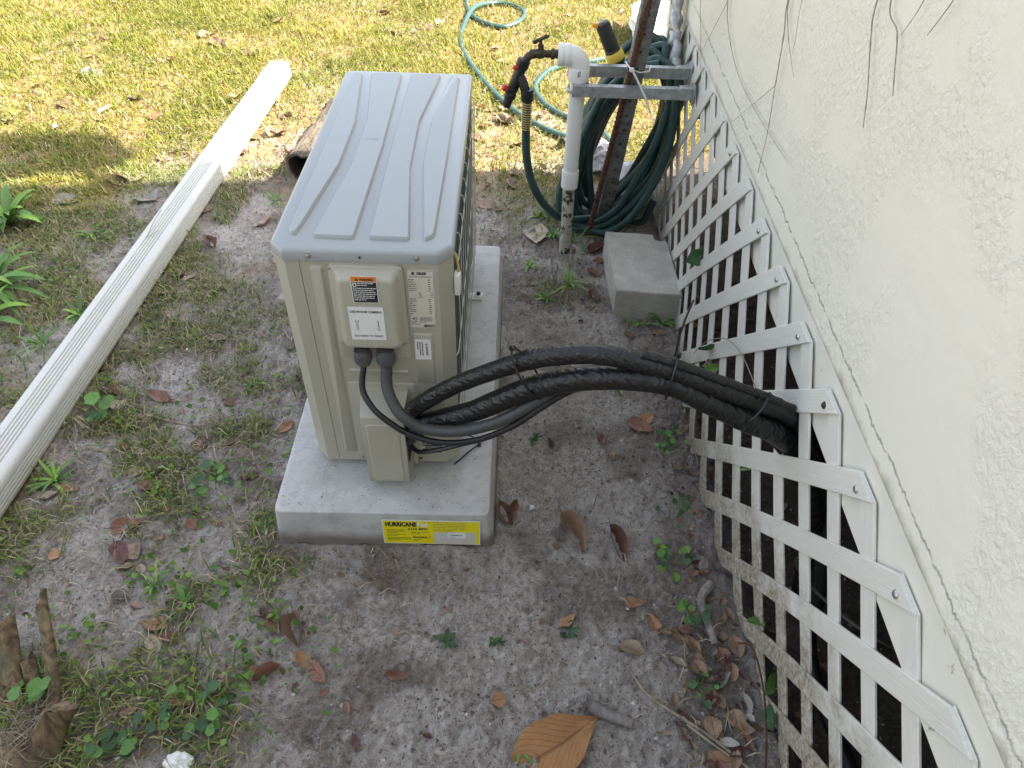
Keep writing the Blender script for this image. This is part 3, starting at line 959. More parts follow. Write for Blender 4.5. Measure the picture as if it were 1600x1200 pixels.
# ------------------------------------------------------------------ concrete pad
pad = thing('concrete_pad', 'pale grey concrete equipment pad with a yellow label, under the air conditioner', 'concrete pad', (0.17, 0.4, 0))
PT = 0.115
def pad_loop(z, gx, r=0.02):
    return [(q[0], q[1], z) for q in round_poly([(-0.078 - gx, -0.143 - gx * 0.5), (0.429 + gx * 1.3, -0.141 - gx * 0.5), (0.438 + gx * 1.3, 1.005 + gx), (-0.078 - gx, 1.005 + gx)], r, 4)]
m = MB()
m.loft([pad_loop(-0.06, 0.013), pad_loop(0.0, 0.010), pad_loop(PT - 0.006, 0.0), pad_loop(PT - 0.0015, -0.001), pad_loop(PT, -0.004)])
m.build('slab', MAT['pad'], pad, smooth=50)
def pf(u, v, h):      # front face of the pad (slightly raked)
    return (u, -0.1435 - (PT - 0.01 - v) * 0.05 - h, v)
m = MB()
put_plate(m, 0.173, 0.4075, 0.004, 0.094, pf, 0.0009, 0)
H1, H2 = 0.0012, 0.0015
put_rect(m, 0.1755, 0.405, 0.0065, 0.0915, pf, H1, 1)
put_text(m, 'HURRICANE', 0.181, 0.0715, 0.0215, pf, H2, 2, bold=0.0012, width=0.0745)
put_text(m, 'Pad', 0.2565, 0.0715, 0.0215, pf, H2, 0, bold=0.0009, width=0.025)
put_text(m, '\u2122', 0.283, 0.083, 0.006, pf, H2, 2)
put_text(m, '\u2265150 MPH', 0.234, 0.0575, 0.0125, pf, H2, 2, bold=0.0003, width=0.046)
text_rows(m, 0.183, 0.232, 0.058, 0.0048, 3, pf, H2, 2, 0.0017, 3)
text_rows(m, 0.183, 0.232, 0.0415, 0.0048, 2, pf, H2, 2, 0.0017, 4)
text_rows(m, 0.183, 0.243, 0.0285, 0.0050, 3, pf, H2, 2, 0.0017, 5)
text_rows(m, 0.242, 0.284, 0.0505, 0.0045, 2, pf, H2, 2, 0.0015, 6)
put_text(m, 'Diversitech', 0.2445, 0.0265, 0.0125, pf, H2, 2, bold=0.0003, width=0.035)
m.add([pf(0.2805, 0.021, H2), pf(0.290, 0.0375, H2), pf(0.285, 0.029, H2)], [(0, 1, 2)], 3)
m.add([pf(0.2815, 0.0265, H2), pf(0.287, 0.0345, H2), pf(0.2875, 0.033, H2), pf(0.284, 0.0265, H2)], [(0, 1, 2, 3)], 3)
text_rows(m, 0.2455, 0.268, 0.0215, 0.0045, 2, pf, H2, 2, 0.0013, 8)
text_rows(m, 0.2955, 0.396, 0.0875, 0.0058, 6, pf, H2, 4, 0.0014, 9, 0.85)
put_rect(m, 0.2955, 0.397, 0.0085, 0.0505, pf, H2, 5)
put_text(m, 'DATE CODE', 0.325, 0.0515, 0.0042, pf, H2, 2, width=0.02)
put_rect(m, 0.3275, 0.3715, 0.0285, 0.0525, pf, 0.0018, 0)
put_text(m, '14-5942-16', 0.336, 0.0385, 0.0062, pf, 0.0021, 2, bold=0.0002, width=0.028)
text_rows(m, 0.333, 0.362, 0.0335, 0.004, 1, pf, 0.0021, 2, 0.001, 10)
m.build('label_plate', [MAT['sticker_white'], MAT['sticker_yellow'], MAT['ink'], MAT['red'], MAT['ink_soft'], MAT['sticker_grey']], pad, smooth=0, label='yellow printed label on the front of the pad')

# ------------------------------------------------------------------ outdoor unit
Z0 = 0.137
ac = thing('air_conditioner', 'cream outdoor air conditioner unit standing on the concrete pad', 'air conditioner', (0.175, 0.44, Z0))
W, L, ZL, ZT = 0.350, 0.889, 0.7225, 0.7471
def plan(d, z, rb=0.012):
    pts = [(0, 0.029), (0.0275, 0), (W - 0.0275, 0), (W, 0.029), (W, L), (0, L)]
    pts = [Vector(q) for q in inset(pts, d)]
    return [(q[0], q[1], z) for q in round_poly(pts, [0.004, 0.004, 0.004, 0.004, rb, rb * 1.4], 3)]
m = MB()
m.loft([[(x, y, z) for x, y in [(0.0025, 0.031), (0.03, 0.0045), (0.320, 0.0045), (0.3475, 0.031), (0.3475, 0.037), (0.330, 0.038), (0.330, 0.850), (0.3475, 0.851), (0.3475, 0.880), (0.343, 0.886), (0.010, 0.886), (0.0025, 0.876)]] for z in (Z0 + 0.004, ZL + 0.002)])
m.build('cabinet', MAT['cream'], ac, smooth=30)
m = MB()      # front corner panel, left of the seam
m.loft([[(x, y, z) for x, y in [(0.0012, 0.05), (0.0012, 0.0300), (0.0285, 0.0022), (0.0555, 0.0022), (0.0555, 0.0060), (0.0295, 0.0060), (0.006, 0.031), (0.006, 0.05)]] for z in (Z0, ZL - 0.0015)])
m.build('corner_panel', MAT['cream'], ac, smooth=30)
m = MB()      # service side plate
m.loft([[(x, y, z) for x, y in [(0.0572, 0.0022), (0.3215, 0.0022), (0.3488, 0.0300), (0.3488, 0.040), (0.3440, 0.040), (0.3440, 0.0320), (0.3205, 0.0060), (0.0572, 0.0060)]] for z in (Z0, ZL - 0.0015)])
def fr(u, v, h):      # front plane of the unit
    return (u, 0.0022 - h, v)
def emboss(out, h, s, r=0.006, mi=0):
    relief(m, round_poly(out, r, 3), fr, [(0, -0.0003), (s * 0.3, h * 0.25), (s * 0.75, h * 0.85), (s, h)], mi)
emboss([(0.0735, 0.168), (0.1045, 0.168), (0.1005, 0.711), (0.0735, 0.711)], 0.0042, 0.0045, 0.005)
emboss([(0.1030, 0.475), (0.2600, 0.475), (0.2480, 0.719), (0.1110, 0.719)], 0.0035, 0.004, 0.010)
emboss([(0.1180, 0.4305), (0.2480, 0.4305), (0.2480, 0.4435), (0.1180, 0.4435)], 0.0040, 0.004, 0.005)
emboss([(0.1060, 0.150), (0.2640, 0.150), (0.2610, 0.404), (0.1060, 0.404)], 0.0030, 0.004, 0.010)
emboss([(0.2600, 0.405), (0.3050, 0.405), (0.3050, 0.548), (0.2600, 0.548)], 0.0030, 0.004, 0.008)
m.build('side_plate', MAT['cream'], ac, smooth=30)

lid = MB()
lid.loft([plan(-0.001, ZL), plan(-0.0015, ZL + 0.004), plan(-0.001, ZT - 0.007), plan(0.0005, ZT - 0.0035), plan(0.003, ZT - 0.001), plan(0.0065, ZT)])
lf = lambda u, v, h: (u, v, ZT + h)
PAN = [[(0.026, 0.846), (0.0285, 0.372), (0.027, 0.062), (0.033, 0.049), (0.047, 0.046), (0.0545, 0.10), (0.081, 0.323), (0.082, 0.551), (0.0525, 0.853), (0.029, 0.853)],
       [(0.074, 0.855), (0.105, 0.562), (0.104, 0.317), (0.0775, 0.048), (0.081, 0.039), (0.156, 0.037), (0.1605, 0.043), (0.165, 0.429), (0.159, 0.857)],
       [(0.181, 0.858), (0.182, 0.414), (0.1855, 0.044), (0.189, 0.039), (0.262, 0.037), (0.266, 0.043), (0.239, 0.325), (0.236, 0.562), (0.2655, 0.860)],
       [(0.291, 0.856), (0.261, 0.564), (0.262, 0.341), (0.2905, 0.044), (0.296, 0.038), (0.311, 0.050), (0.3135, 0.062), (0.317, 0.375), (0.3175, 0.847)]]
for q in PAN:
    relief_raw(lid, q[::-1], 0.005, lf, [(0, -0.0002), (0.0006, 0.0014), (0.0032, 0.0068), (0.0042, 0.0078)])
put_text(lid, 'UP', 0.120, 0.448, 0.016, lf, 0.0083, 0)
put_rect(lid, 0.139, 0.150, 0.448, 0.4495, lf, 0.0084, 0)
put_rect(lid, 0.139, 0.150, 0.4565, 0.458, lf, 0.0084, 0)
for (sx) in (0.0765, 0.2815):      # small pressed tabs round the lid screws
    fl = lambda u, v, h: (u, 0.001 - h, v)
    relief(lid, round_poly([(sx - 0.0075, ZL + 0.002), (sx + 0.0075, ZL + 0.002), (sx + 0.0075, ZT - 0.004), (sx - 0.0075, ZT - 0.004)], 0.003, 2), fl, [(0, -0.0005), (0.0015, 0.0022)])
lidob = lid.build('lid', MAT['cream_lid_sky'], ac, smooth=32)
def screw(x, y, z, parent, r=0.0046, d=(0, -1, 0), mat='steel'):
    MB().lathe([(r * 1.25, -0.001), (r * 1.25, 0.0008), (r, 0.0012), (r * 0.92, 0.003), (r * 0.45, 0.0042)], (x, y, z), d, 10).build('screw', MAT[mat], parent)
screw(0.0765, -0.0012, 0.7345, lidob); screw(0.2815, -0.0012, 0.7345, lidob)
screw(0.174, 0.0002, 0.7335, lidob, 0.0026, mat='dark_gap')
screw(0.114, -0.0016, 0.709, ac); screw(0.247, -0.0016, 0.7075, ac)
screw(0.256, 0.0022, 0.150, ac, 0.0040, mat='brass'); screw(0.113, 0.0022, 0.146, ac, 0.0034)

# terminal cover with its stickers
tc = MB()
tl_ = []
for (x0, x1, z0, z1, h, rr) in ((0.107, 0.2555, 0.520, 0.7165, 0.003, 0.010), (0.107, 0.2555, 0.520, 0.7165, 0.0055, 0.010), (0.1085, 0.254, 0.5215, 0.7150, 0.0070, 0.010), (0.1160, 0.2490, 0.5235, 0.7100, 0.0085, 0.012),
        (0.1215, 0.2445, 0.5255, 0.7075, 0.0130, 0.013), (0.1245, 0.2425, 0.5275, 0.7055, 0.0260, 0.014), (0.1275, 0.2400, 0.5305, 0.7030, 0.0308, 0.014), (0.1320, 0.2360, 0.5350, 0.6985, 0.0335, 0.013), (0.1360, 0.2320, 0.5390, 0.6945, 0.0338, 0.012)):
    tl_.append([fr(q[0], q[1], h) for q in round_poly([(x0, z0), (x1, z0), (x1 - 0.002, z1), (x0 + 0.003, z1)], rr, 5)])
tc.loft(tl_, cap0=False, cap1=True)
cover = tc.build('terminal_cover', MAT['cover'], ac, smooth=40)
def fs(u, v, h):
    return (u, 0.0022 - 0.0341 - h, v)
m = MB()
put_plate(m, 0.1575, 0.2075, 0.650, 0.7125, fs, 0.0005, 0)
put_rect(m, 0.1582, 0.2068, 0.7005, 0.7118, fs, 0.0008, 1)
put_rect(m, 0.1590, 0.2060, 0.6512, 0.6992, fs, 0.0008, 2)
m.add([fs(0.1665, 0.7025, 0.0011), fs(0.1725, 0.7025, 0.0011), fs(0.1695, 0.7085, 0.0011)], [(0, 1, 2)], 2)
put_text(m, 'WARNING', 0.1745, 0.7025, 0.0078, fs, 0.0011, 2, bold=0.0003, width=0.027)
put_rect(m, 0.1608, 0.1680, 0.6880, 0.6975, fs, 0.0011, 0)
m.add([fs(0.1635, 0.6895, 0.0013), fs(0.166, 0.6895, 0.0013), fs(0.1667, 0.693, 0.0013), fs(0.165, 0.6965, 0.0013), fs(0.1625, 0.694, 0.0013)], [(0, 1, 2, 3, 4)], 2)
text_rows(m, 0.1695, 0.2050, 0.6975, 0.0046, 2, fs, 0.0011, 0, 0.0018, 21)
text_rows(m, 0.1605, 0.2050, 0.6860, 0.0046, 7, fs, 0.0011, 0, 0.0018, 22)
m.build('warning_sticker', [MAT['sticker_white'], MAT['sticker_orange'], MAT['ink']], cover, smooth=0, label='orange and black warning sticker')
m = MB()
put_plate(m, 0.1440, 0.2135, 0.556, 0.6395, fs, 0.0006, 0, 0.002)
put_text(m, 'USE PHONE CAMERA', 0.1788, 0.6250, 0.0078, fs, 0.0010, 1, bold=0.0002, width=0.0625, align='CENTER')
put_text(m, 'FOR QUICK TIP VIDEOS', 0.1788, 0.5640, 0.0072, fs, 0.0010, 1, bold=0.0001, width=0.0575, align='CENTER')
# wrench and screwdriver drawings
def outline_stroke(pts, t, closed=True):
    n = len(pts)
    for i in range(n if closed else n - 1):
        a, b = Vector(pts[i]), Vector(pts[(i + 1) % n])
        d = (b - a)
        if d.length < 1e-6: continue
        d = d.normalized() * t * 0.5
        nn = Vector((-d.y, d.x))
        q = [a - d + nn, a - d - nn, b + d - nn, b + d + nn]
        m.add([fs(p.x, p.y, 0.0010) for p in q], [(0, 1, 2, 3)], 1)
wx, wy = 0.1585, 0.5935
outline_stroke([(wx - .0018, wy - .012), (wx + .0018, wy - .012), (wx + .0022, wy - .008), (wx + .0013, wy - .005), (wx + .0013, wy + .006), (wx + .0036, wy + .009), (wx + .0036, wy + .013), (wx + .0015, wy + .010), (wx - .0015, wy + .010), (wx - .0036, wy + .013), (wx - .0036, wy + .009), (wx - .0013, wy + .006), (wx - .0013, wy - .005), (wx - .0022, wy - .008)], 0.0007)
wx = 0.2005
outline_stroke([(wx - .002, wy - .012), (wx + .002, wy - .012), (wx + .002, wy - .004), (wx + .001, wy - .002), (wx - .001, wy - .002), (wx - .002, wy - .004)], 0.0008)
outline_stroke([(wx - .0006, wy - .002), (wx + .0006, wy - .002), (wx + .0006, wy + .008), (wx + .0013, wy + .012), (wx - .0013, wy + .012), (wx - .0006, wy + .008)], 0.0007)
m.build('camera_sticker', [MAT['sticker_white'], MAT['ink']], cover, smooth=0, label='white sticker with wrench and screwdriver drawings')

# rating plate, small white warning, black bottom label
m = MB()
put_plate(m, 0.2590, 0.3130, 0.5620, 0.7060, fr, 0.0008, 0)
def frame_line(u0, u1, v0, v1, t, mi, h):
    put_rect(m, u0, u1, v1 - t, v1, fr, h, mi); put_rect(m, u0, u1, v0, v0 + t, fr, h, mi)
    put_rect(m, u0, u0 + t, v0 + t, v1 - t, fr, h, mi); put_rect(m, u1 - t, u1, v0 + t, v1 - t, fr, h, mi)
frame_line(0.2600, 0.3120, 0.5630, 0.7050, 0.0006, 2, 0.0012)
hh = 0.0012
ring = [(0.2725 + 0.0036 * math.cos(a), 0.6985 + 0.0036 * math.sin(a)) for a in [k * math.pi / 8 for k in range(16)]]
m.add([fr(u, v, hh) for u, v in ring], [tuple(range(16))], 1)
put_rect(m, 0.2725, 0.2765, 0.6975, 0.6990, fr, 0.0015, 0)
put_text(m, 'GREE', 0.2785, 0.6958, 0.0082, fr, hh, 1, bold=0.0004, width=0.0195)
put_text(m, 'SPLIT AIR CONDITIONER', 0.2865, 0.6895, 0.0040, fr, hh, 1, width=0.042, align='CENTER')
R_ = random.Random(5)
for i in range(17):
    v = 0.6845 - i * 0.0052
    if 5 < i < 9:
        put_rect(m, 0.281, 0.281 + R_.uniform(.004, .008), v - .0014, v, fr, hh, 1)
        put_rect(m, 0.304, 0.309, v - .0014, v, fr, hh, 1)
        continue
    text_rows(m, 0.2618, 0.2618 + R_.uniform(0.011, 0.032), v, 1, 1, fr, hh, 1, 0.0015, i + 50, 1.0)
    text_rows(m, 0.3000, 0.3100, v, 1, 1, fr, hh, 1, 0.0015, i + 80, 1.0)
ring = [(0.2700 + 0.0048 * math.cos(a), 0.5870 + 0.0040 * math.sin(a)) for a in [k * math.pi / 8 for k in range(16)]]
rin = [(0.2700 + 0.0036 * math.cos(a), 0.5870 + 0.0029 * math.sin(a)) for a in [k * math.pi / 8 for k in range(16)]]
m.add([fr(u, v, hh) for u, v in ring + rin], [(i, (i + 1) % 16, 16 + (i + 1) % 16, 16 + i) for i in range(16)], 1)
text_rows(m, 0.2665, 0.2745, 0.5880, 0.003, 1, fr, hh, 1, 0.0016, 91, 1.0)
text_rows(m, 0.2640, 0.2760, 0.5800, 0.003, 2, fr, hh, 1, 0.0011, 90)
text_rows(m, 0.2800, 0.3050, 0.5915, 0.0031, 5, fr, hh, 1, 0.0011, 92)
text_rows(m, 0.2618, 0.2950, 0.5735, 0.003, 1, fr, hh, 1, 0.0011, 93, 1.0)
u = 0.2865
while u < 0.3095:
    w = R_.choice([0.0005, 0.0009, 0.0014]); put_rect(m, u, u + w, 0.5650, 0.5725, fr, hh, 1); u += w + R_.choice([0.0005, 0.0009])
m.build('rating_plate', [MAT['sticker_cream'], MAT['ink'], MAT['ink_soft']], ac, smooth=0, label='cream rating plate with rows of black print')
def fr3(u, v, h): return fr(u, v, h + 0.0030)
m = MB()
put_plate(m, 0.2650, 0.2985, 0.4775, 0.5330, fr3, 0.0006, 0)
def rot(u, v, h): return fr3(0.2650 + v, 0.5330 - u, h)
m.add([rot(0.0095, 0.0225, 0.0010), rot(0.0150, 0.0225, 0.0010), rot(0.01225, 0.0275, 0.0010)], [(0, 1, 2)], 1)
put_text(m, 'WARNING', 0.0160, 0.0225, 0.0070, rot, 0.0010, 1, bold=0.0002, width=0.0270)
text_rows(m, 0.0060, 0.0500, 0.0170, 0.0050, 3, rot, 0.0010, 1, 0.0022, 31)
m.build('caution_sticker', [MAT['sticker_white'], MAT['ink']], ac, smooth=0, label='white caution sticker printed sideways')
m = MB()
put_plate(m, 0.2570, 0.3115, 0.1690, 0.2190, fr, 0.0007, 1)
put_plate(m, 0.2585, 0.3100, 0.1705, 0.2175, fr, 0.0010, 2)
text_rows(m, 0.2600, 0.3085, 0.2160, 0.0050, 4, fr, 0.0013, 0, 0.0018, 41)
text_rows(m, 0.2720, 0.3085, 0.1950, 0.0050, 4, fr, 0.0013, 0, 0.0018, 42)
put_rect(m, 0.2600, 0.2695, 0.1850, 0.1950, fr, 0.0013, 0)
text_rows(m, 0.2600, 0.3085, 0.1760, 0.005, 1, fr, 0.0013, 0, 0.0018, 43)
m.build('bottom_sticker', [MAT['sticker_grey'], MAT['sticker_white'], MAT['ink']], ac, smooth=0, label='black printed label near the base')

# valve cover
m = MB()
relief(m, round_poly([(0.130, 0.148), (0.2435, 0.148), (0.2435, 0.392), (0.130, 0.392)], 0.006, 3), fr, [(0, 0.0028), (0.0, 0.0048), (0.002, 0.006)])
vp = [(0.0, 0.385), (0.060, 0.368), (0.068, 0.362), (0.071, 0.352), (0.071, 0.148), (0.066, 0.1405), (0.0, 0.1405)]
for (x0, x1, taper) in ((0.1360, 0.2405, 0.0),):
    la = [(x0 + 0.006 * min(1, d / 0.07), 0.0 - d, z) for d, z in vp]
    lb = [(x1 - 0.004 * min(1, d / 0.07), 0.0 - d, z) for d, z in vp]
    m.loft([[(q[0], q[1] + 0.003, q[2]) for q in la], la, lb, [(q[0], q[1] + 0.003, q[2]) for q in lb]])
m.box(0.2400, 0.2520, -0.012, 0.001, 0.1425, 0.2350, 0.002)
emb = lambda u, v, h: (u, -0.071 - h, v)
relief(m, round_poly([(0.152, 0.152), (0.2255, 0.152), (0.2255, 0.345), (0.152, 0.345)], 0.010, 3), emb, [(0, -0.0003), (0.0025, 0.0018)])
vc = m.build('valve_cover', MAT['cover'], ac, smooth=35)
screw(0.186, -0.010, 0.384, vc, 0.0038, (0, -0.4, 0.9))
MB().box(0.2385, 0.2405, -0.058, -0.008, 0.205, 0.352).build('cover_opening', MAT['dark_gap'], vc, smooth=0)

# glands
for gx, r in ((0.1565, 0.0165), (0.2045, 0.0185)):
    g = MB()
    g.lathe([(r * .80, 0), (r * .80, .006), (r * 1.0, .0065), (r * 1.0, .016), (r * 1.0, .0165)], (gx, -0.018, 0.5245), (0, 0, -1), 20)
    g.lathe([(r * 1.04, .016), (r * 1.06, .019), (r * 1.06, .034), (r * 0.98, .042), (r * .78, .048), (r * .72, .049)], (gx, -0.018, 0.5245), (0, 0, -1), 20)
    for k in range(20):
        a = 2 * math.pi * k / 20
        cx, cy = gx + r * 1.06 * math.cos(a), -0.018 + r * 1.06 * math.sin(a)
        g.box(cx - .0008, cx + .0008, cy - .0008, cy + .0008, 0.487, 0.505)
    g.build('cable_gland', MAT['grey_gland'], ac, smooth=40)
    MB().box(gx - r * .85, gx + r * .85, -0.033, -0.006, 0.5215, 0.5265, 0.001).build('gland_seat', MAT['dark_gap'], ac, smooth=0)

# coil with wire guard on the wall side, fan grille on the lawn side
m = MB()
m.box(0.3306, 0.340, 0.040, 0.849, Z0 + 0.006, ZL - 0.002)
m.build('coil', MAT['fins'], ac, smooth=0)
for k in range(11):
    y = 0.06 + k * 0.077
    m = MB()
    m.tube([(0.344, y, ZL - 0.012), (0.354, y + 0.004, ZL - 0.020), (0.3565, y + 0.006, ZL - 0.04), (0.3565, y + 0.03, Z0 + 0.05), (0.353, y + 0.032, Z0 + 0.02)], 0.0011, 5)
    m.build('guard_wire', MAT['white_wire'], ac)
for z in (0.24, 0.46, 0.66):
    MB().tube([(0.346, 0.03, z), (0.3535, 0.045, z), (0.3545, 0.44, z), (0.3535, 0.85, z), (0.346, 0.866, z)], 0.0012, 5).build('guard_rail', MAT['white_wire'], ac)
for k in range(9):
    r = 0.04 + 0.026 * k
    MB().tube([(-0.012 - 0.006 * (k < 8), 0.36 + r * math.sin(t * math.pi / 16), 0.43 + r * math.cos(t * math.pi / 16)) for t in range(33)], 0.0022, 5, caps=False).build('grille_ring', MAT['cream'], ac)
for k in range(8):
    a = k * math.pi / 4
    MB().tube([(-0.015, 0.36 + 0.03 * math.sin(a), 0.43 + 0.03 * math.cos(a)), (-0.012, 0.36 + 0.25 * math.sin(a), 0.43 + 0.25 * math.cos(a)), (0.003, 0.36 + 0.262 * math.sin(a), 0.43 + 0.262 * math.cos(a))], 0.0025, 5).build('grille_bar', MAT['cream'], ac)
MB().lathe([(0.25, 0), (0.25, 0.002)], (0.0022, 0.36, 0.43), (-1, 0, 0), 32).build('fan_opening', MAT['dark_gap'], ac)
m = MB()
m.tube(spline([(0.340, 0.055, 0.735), (0.352, 0.045, 0.715), (0.358, 0.040, 0.690), (0.3585, 0.036, 0.665), (0.358, 0.034, 0.645)], 5), 0.0028, 8)
m.build('sensor_lead', MAT['yellow_lead'], ac)
m = MB()
m.box(0.3495, 0.3625, 0.024, 0.046, 0.630, 0.680, 0.003)
m.build('lead_clip', MAT['white_wire'], ac)
for (x0, x1, y) in ((0.30, 0.384, 0.700), (0.30, 0.352, 0.19), (-0.03, 0.05, 0.700), (-0.03, 0.05, 0.19)):
    m = MB()
    m.box(x0, x1, y - 0.016, y + 0.016, PT + 0.001, PT + 0.010, 0.003)
    m.box(max(x0, 0.01), min(x1, 0.34), y - 0.02, y + 0.02, PT + 0.008, Z0 + 0.006, 0.002)
    bx = x1 - 0.012 if x0 > 0.1 else x0 + 0.012
    if x1 > 0.37 or x0 < 0:
        m.lathe([(0.014, 0), (0.014, 0.004), (0.011, 0.006)], (bx, y, PT + 0.009), (0, 0, 1), 14)
        m.lathe([(0.007, 0), (0.007, 0.007), (0.004, 0.009)], (bx, y, PT + 0.0145), (0, 0, 1), 6, mi=1)
    m.build('mounting_foot', [MAT['white_wire'], MAT['dark_gap']], ac)

# ------------------------------------------------------------------ pipes and cables from the unit to the crawl space
def path_mb(pts, r, seg=12, n=8, ripple=0.0, seed=0, mi=0):
    P = spline(pts, n)
    R = random.Random(seed)
    rs = [r * (1 + ripple * R.uniform(-1, 1)) for _ in P]
    m = MB()
    m.tube(P, rs, seg, mi=mi)
    return m
A_ = [(0.236, -0.034, 0.318), (0.256, -0.047, 0.369), (0.323, -0.068, 0.447), (0.392, -0.089, 0.510), (0.505, -0.123, 0.594), (0.608, -0.155, 0.640), (0.698, -0.183, 0.649), (0.765, -0.204, 0.644), (0.844, -0.222, 0.624), (0.920, -0.220, 0.590), (0.990, -0.212, 0.550), (1.05, -0.222, 0.49), (1.11, -0.27, 0.34)]
B_ = [(0.235, -0.036, 0.270), (0.259, -0.048, 0.313), (0.320, -0.068, 0.362), (0.392, -0.089, 0.413), (0.508, -0.124, 0.518), (0.625, -0.161, 0.586), (0.748, -0.198, 0.614), (0.818, -0.221, 0.596), (0.900, -0.228, 0.554), (0.985, -0.224, 0.506), (1.05, -0.235, 0.44), (1.10, -0.28, 0.30), (1.12, -0.33, 0.1)]
ls = thing('refrigerant_line_set', 'pair of black wrapped pipes arching from the unit through the lattice', 'pipe', (0.25, -0.045, 0.3))
path_mb(A_, 0.0190, 14, 10, 0.035, 1).build('insulated_pipe', MAT['wrap'], ls, smooth=60)
path_mb(B_, 0.0238, 14, 10, 0.02, 2).build('insulated_pipe', MAT['wrap'], ls, smooth=60)
path_mb([(q[0], q[1] - 0.004, q[2] + 0.021) for q in A_[6:11]], 0.0085, 8, 10, 0.10, 3).build('wrap_fold', MAT['wrap'], ls, smooth=60)
def zip_tie(c, tang, ra, rb, tails, name='zip_tie', parent=None):
    t = Vector(tang).normalized()
    up = (Vector((0, 0, 1)) - t * t.z).normalized()
    sd_ = t.cross(up)
    m = MB()
    loop = [Vector(c) + up * rb * math.sin(a) + sd_ * ra * math.cos(a) for a in [k * math.pi / 10 for k in range(21)]]
    m.tube(loop, 0.0022, 5, caps=False)
    m.tube([loop[5] + up * -.002, loop[5] + up * .008], 0.004, 6)
    for tl in tails:
        m.tube(spline(tl, 4), 0.0019, 5)
    return m.build(name, MAT['black_rubber'], parent)
zip_tie((0.500, -0.122, 0.555), (1, -0.33, 0.7), 0.028, 0.062, [[(0.486, -0.118, 0.607), (0.478, -0.117, 0.612), (0.470, -0.114, 0.620)], [(0.486, -0.118, 0.607), (0.495, -0.125, 0.620)]], parent=ls)
zip_tie((0.757, -0.201, 0.630), (1, -0.33, -0.05), 0.029, 0.050, [[(0.753, -0.200, 0.680), (0.752, -0.2005, 0.720), (0.755, -0.200, 0.765), (0.762, -0.196, 0.800)]], parent=ls)
zip_tie((0.905, -0.224, 0.573), (1, -0.1, -0.6), 0.027, 0.046, [[(0.905, -0.228, 0.608), (0.91, -0.236, 0.614)]], parent=ls)

m = None and path_mb([(0.2045, -0.018, 0.478), (0.204, -0.026, 0.45), (0.202, -0.036, 0.41), (0.222, -0.045, 0.356), (0.281, -0.058, 0.318), (0.363, -0.084, 0.348), (0.446, -0.112, 0.405), (0.510, -0.134, 0.472), (0.575, -0.158, 0.532), (0.66, -0.185, 0.570), (0.748, -0.209, 0.582), (0.82, -0.229, 0.570), (0.913, -0.258, 0.535), (0.99, -0.28, 0.495), (1.07, -0.30, 0.42), (1.14, -0.32, 0.2)], 0.0122, 12, 12, 0.0, 4)
# fine corrugation of liquid-tight conduit
m2 = MB()
P_ = spline([(0.2045, -0.018, 0.478), (0.204, -0.040, 0.439), (0.216, -0.065, 0.414), (0.241, -0.090, 0.392), (0.289, -0.104, 0.370), (0.365, -0.120, 0.384), (0.446, -0.130, 0.426), (0.510, -0.132, 0.480), (0.575, -0.128, 0.535), (0.66, -0.138, 0.575), (0.75, -0.170, 0.590), (0.84, -0.190, 0.568), (0.91, -0.200, 0.530), (0.99, -0.210, 0.475), (1.06, -0.23, 0.39), (1.14, -0.30, 0.2)], 22)
m2.tube(P_, [0.0123 + 0.0006 * (i % 2) for i in range(len(P_))], 12)
m2.build('electrical_conduit', MAT['conduit'], None, smooth=50, label='grey corrugated conduit curving from the right gland beneath the black pipes', cat='conduit', loc=(0.2045, -0.018, 0.478))
path_mb([(0.1565, -0.018, 0.478), (0.152, -0.045, 0.433), (0.168, -0.070, 0.410), (0.197, -0.090, 0.388), (0.253, -0.104, 0.352), (0.323, -0.116, 0.341), (0.399, -0.126, 0.363), (0.473, -0.138, 0.420), (0.529, -0.140, 0.478), (0.60, -0.135, 0.535), (0.70, -0.155, 0.572), (0.80, -0.178, 0.574), (0.91, -0.205, 0.520), (0.99, -0.215, 0.465), (1.06, -0.24, 0.37), (1.15, -0.30, 0.2)], 0.0066, 10, 10).build('power_cable', MAT['black_rubber'], None, label='thin black cable hanging from the left gland under the grey conduit', cat='cable', loc=(0.1565, -0.018, 0.478))
path_mb([(0.240, -0.035, 0.235), (0.262, -0.050, 0.232), (0.30, -0.072, 0.262), (0.36, -0.09, 0.305), (0.44, -0.12, 0.375), (0.53, -0.130, 0.470), (0.62, -0.135, 0.54), (0.75, -0.165, 0.58), (0.9, -0.200, 0.530), (0.99, -0.212, 0.47), (1.08, -0.25, 0.35)], 0.0055, 8, 8).build('control_cable', MAT['black_rubber'], None, label='second thin black cable leaving the valve cover below the wrapped pipes', cat='cable', loc=(0.24, -0.035, 0.235))
m = MB()
m.tube(spline([(0.337, 0.010, 0.118), (0.352, 0.024, 0.121), (0.375, 0.050, 0.124), (0.397, 0.075, 0.120)], 5), 0.0020, 5)
m.tube(spline([(0.397, 0.075, 0.120), (0.385, 0.092, 0.124), (0.365, 0.10, 0.127), (0.340, 0.095, 0.130)], 5), 0.0018, 5)
m.box(0.393, 0.402, 0.070, 0.080, 0.1165, 0.1245, 0.001)
m.build('loose_zip_tie', MAT['black_rubber'], None, label='loose black zip tie lying bent on the pad by the unit corner', cat='zip tie', loc=(0.37, 0.05, PT))

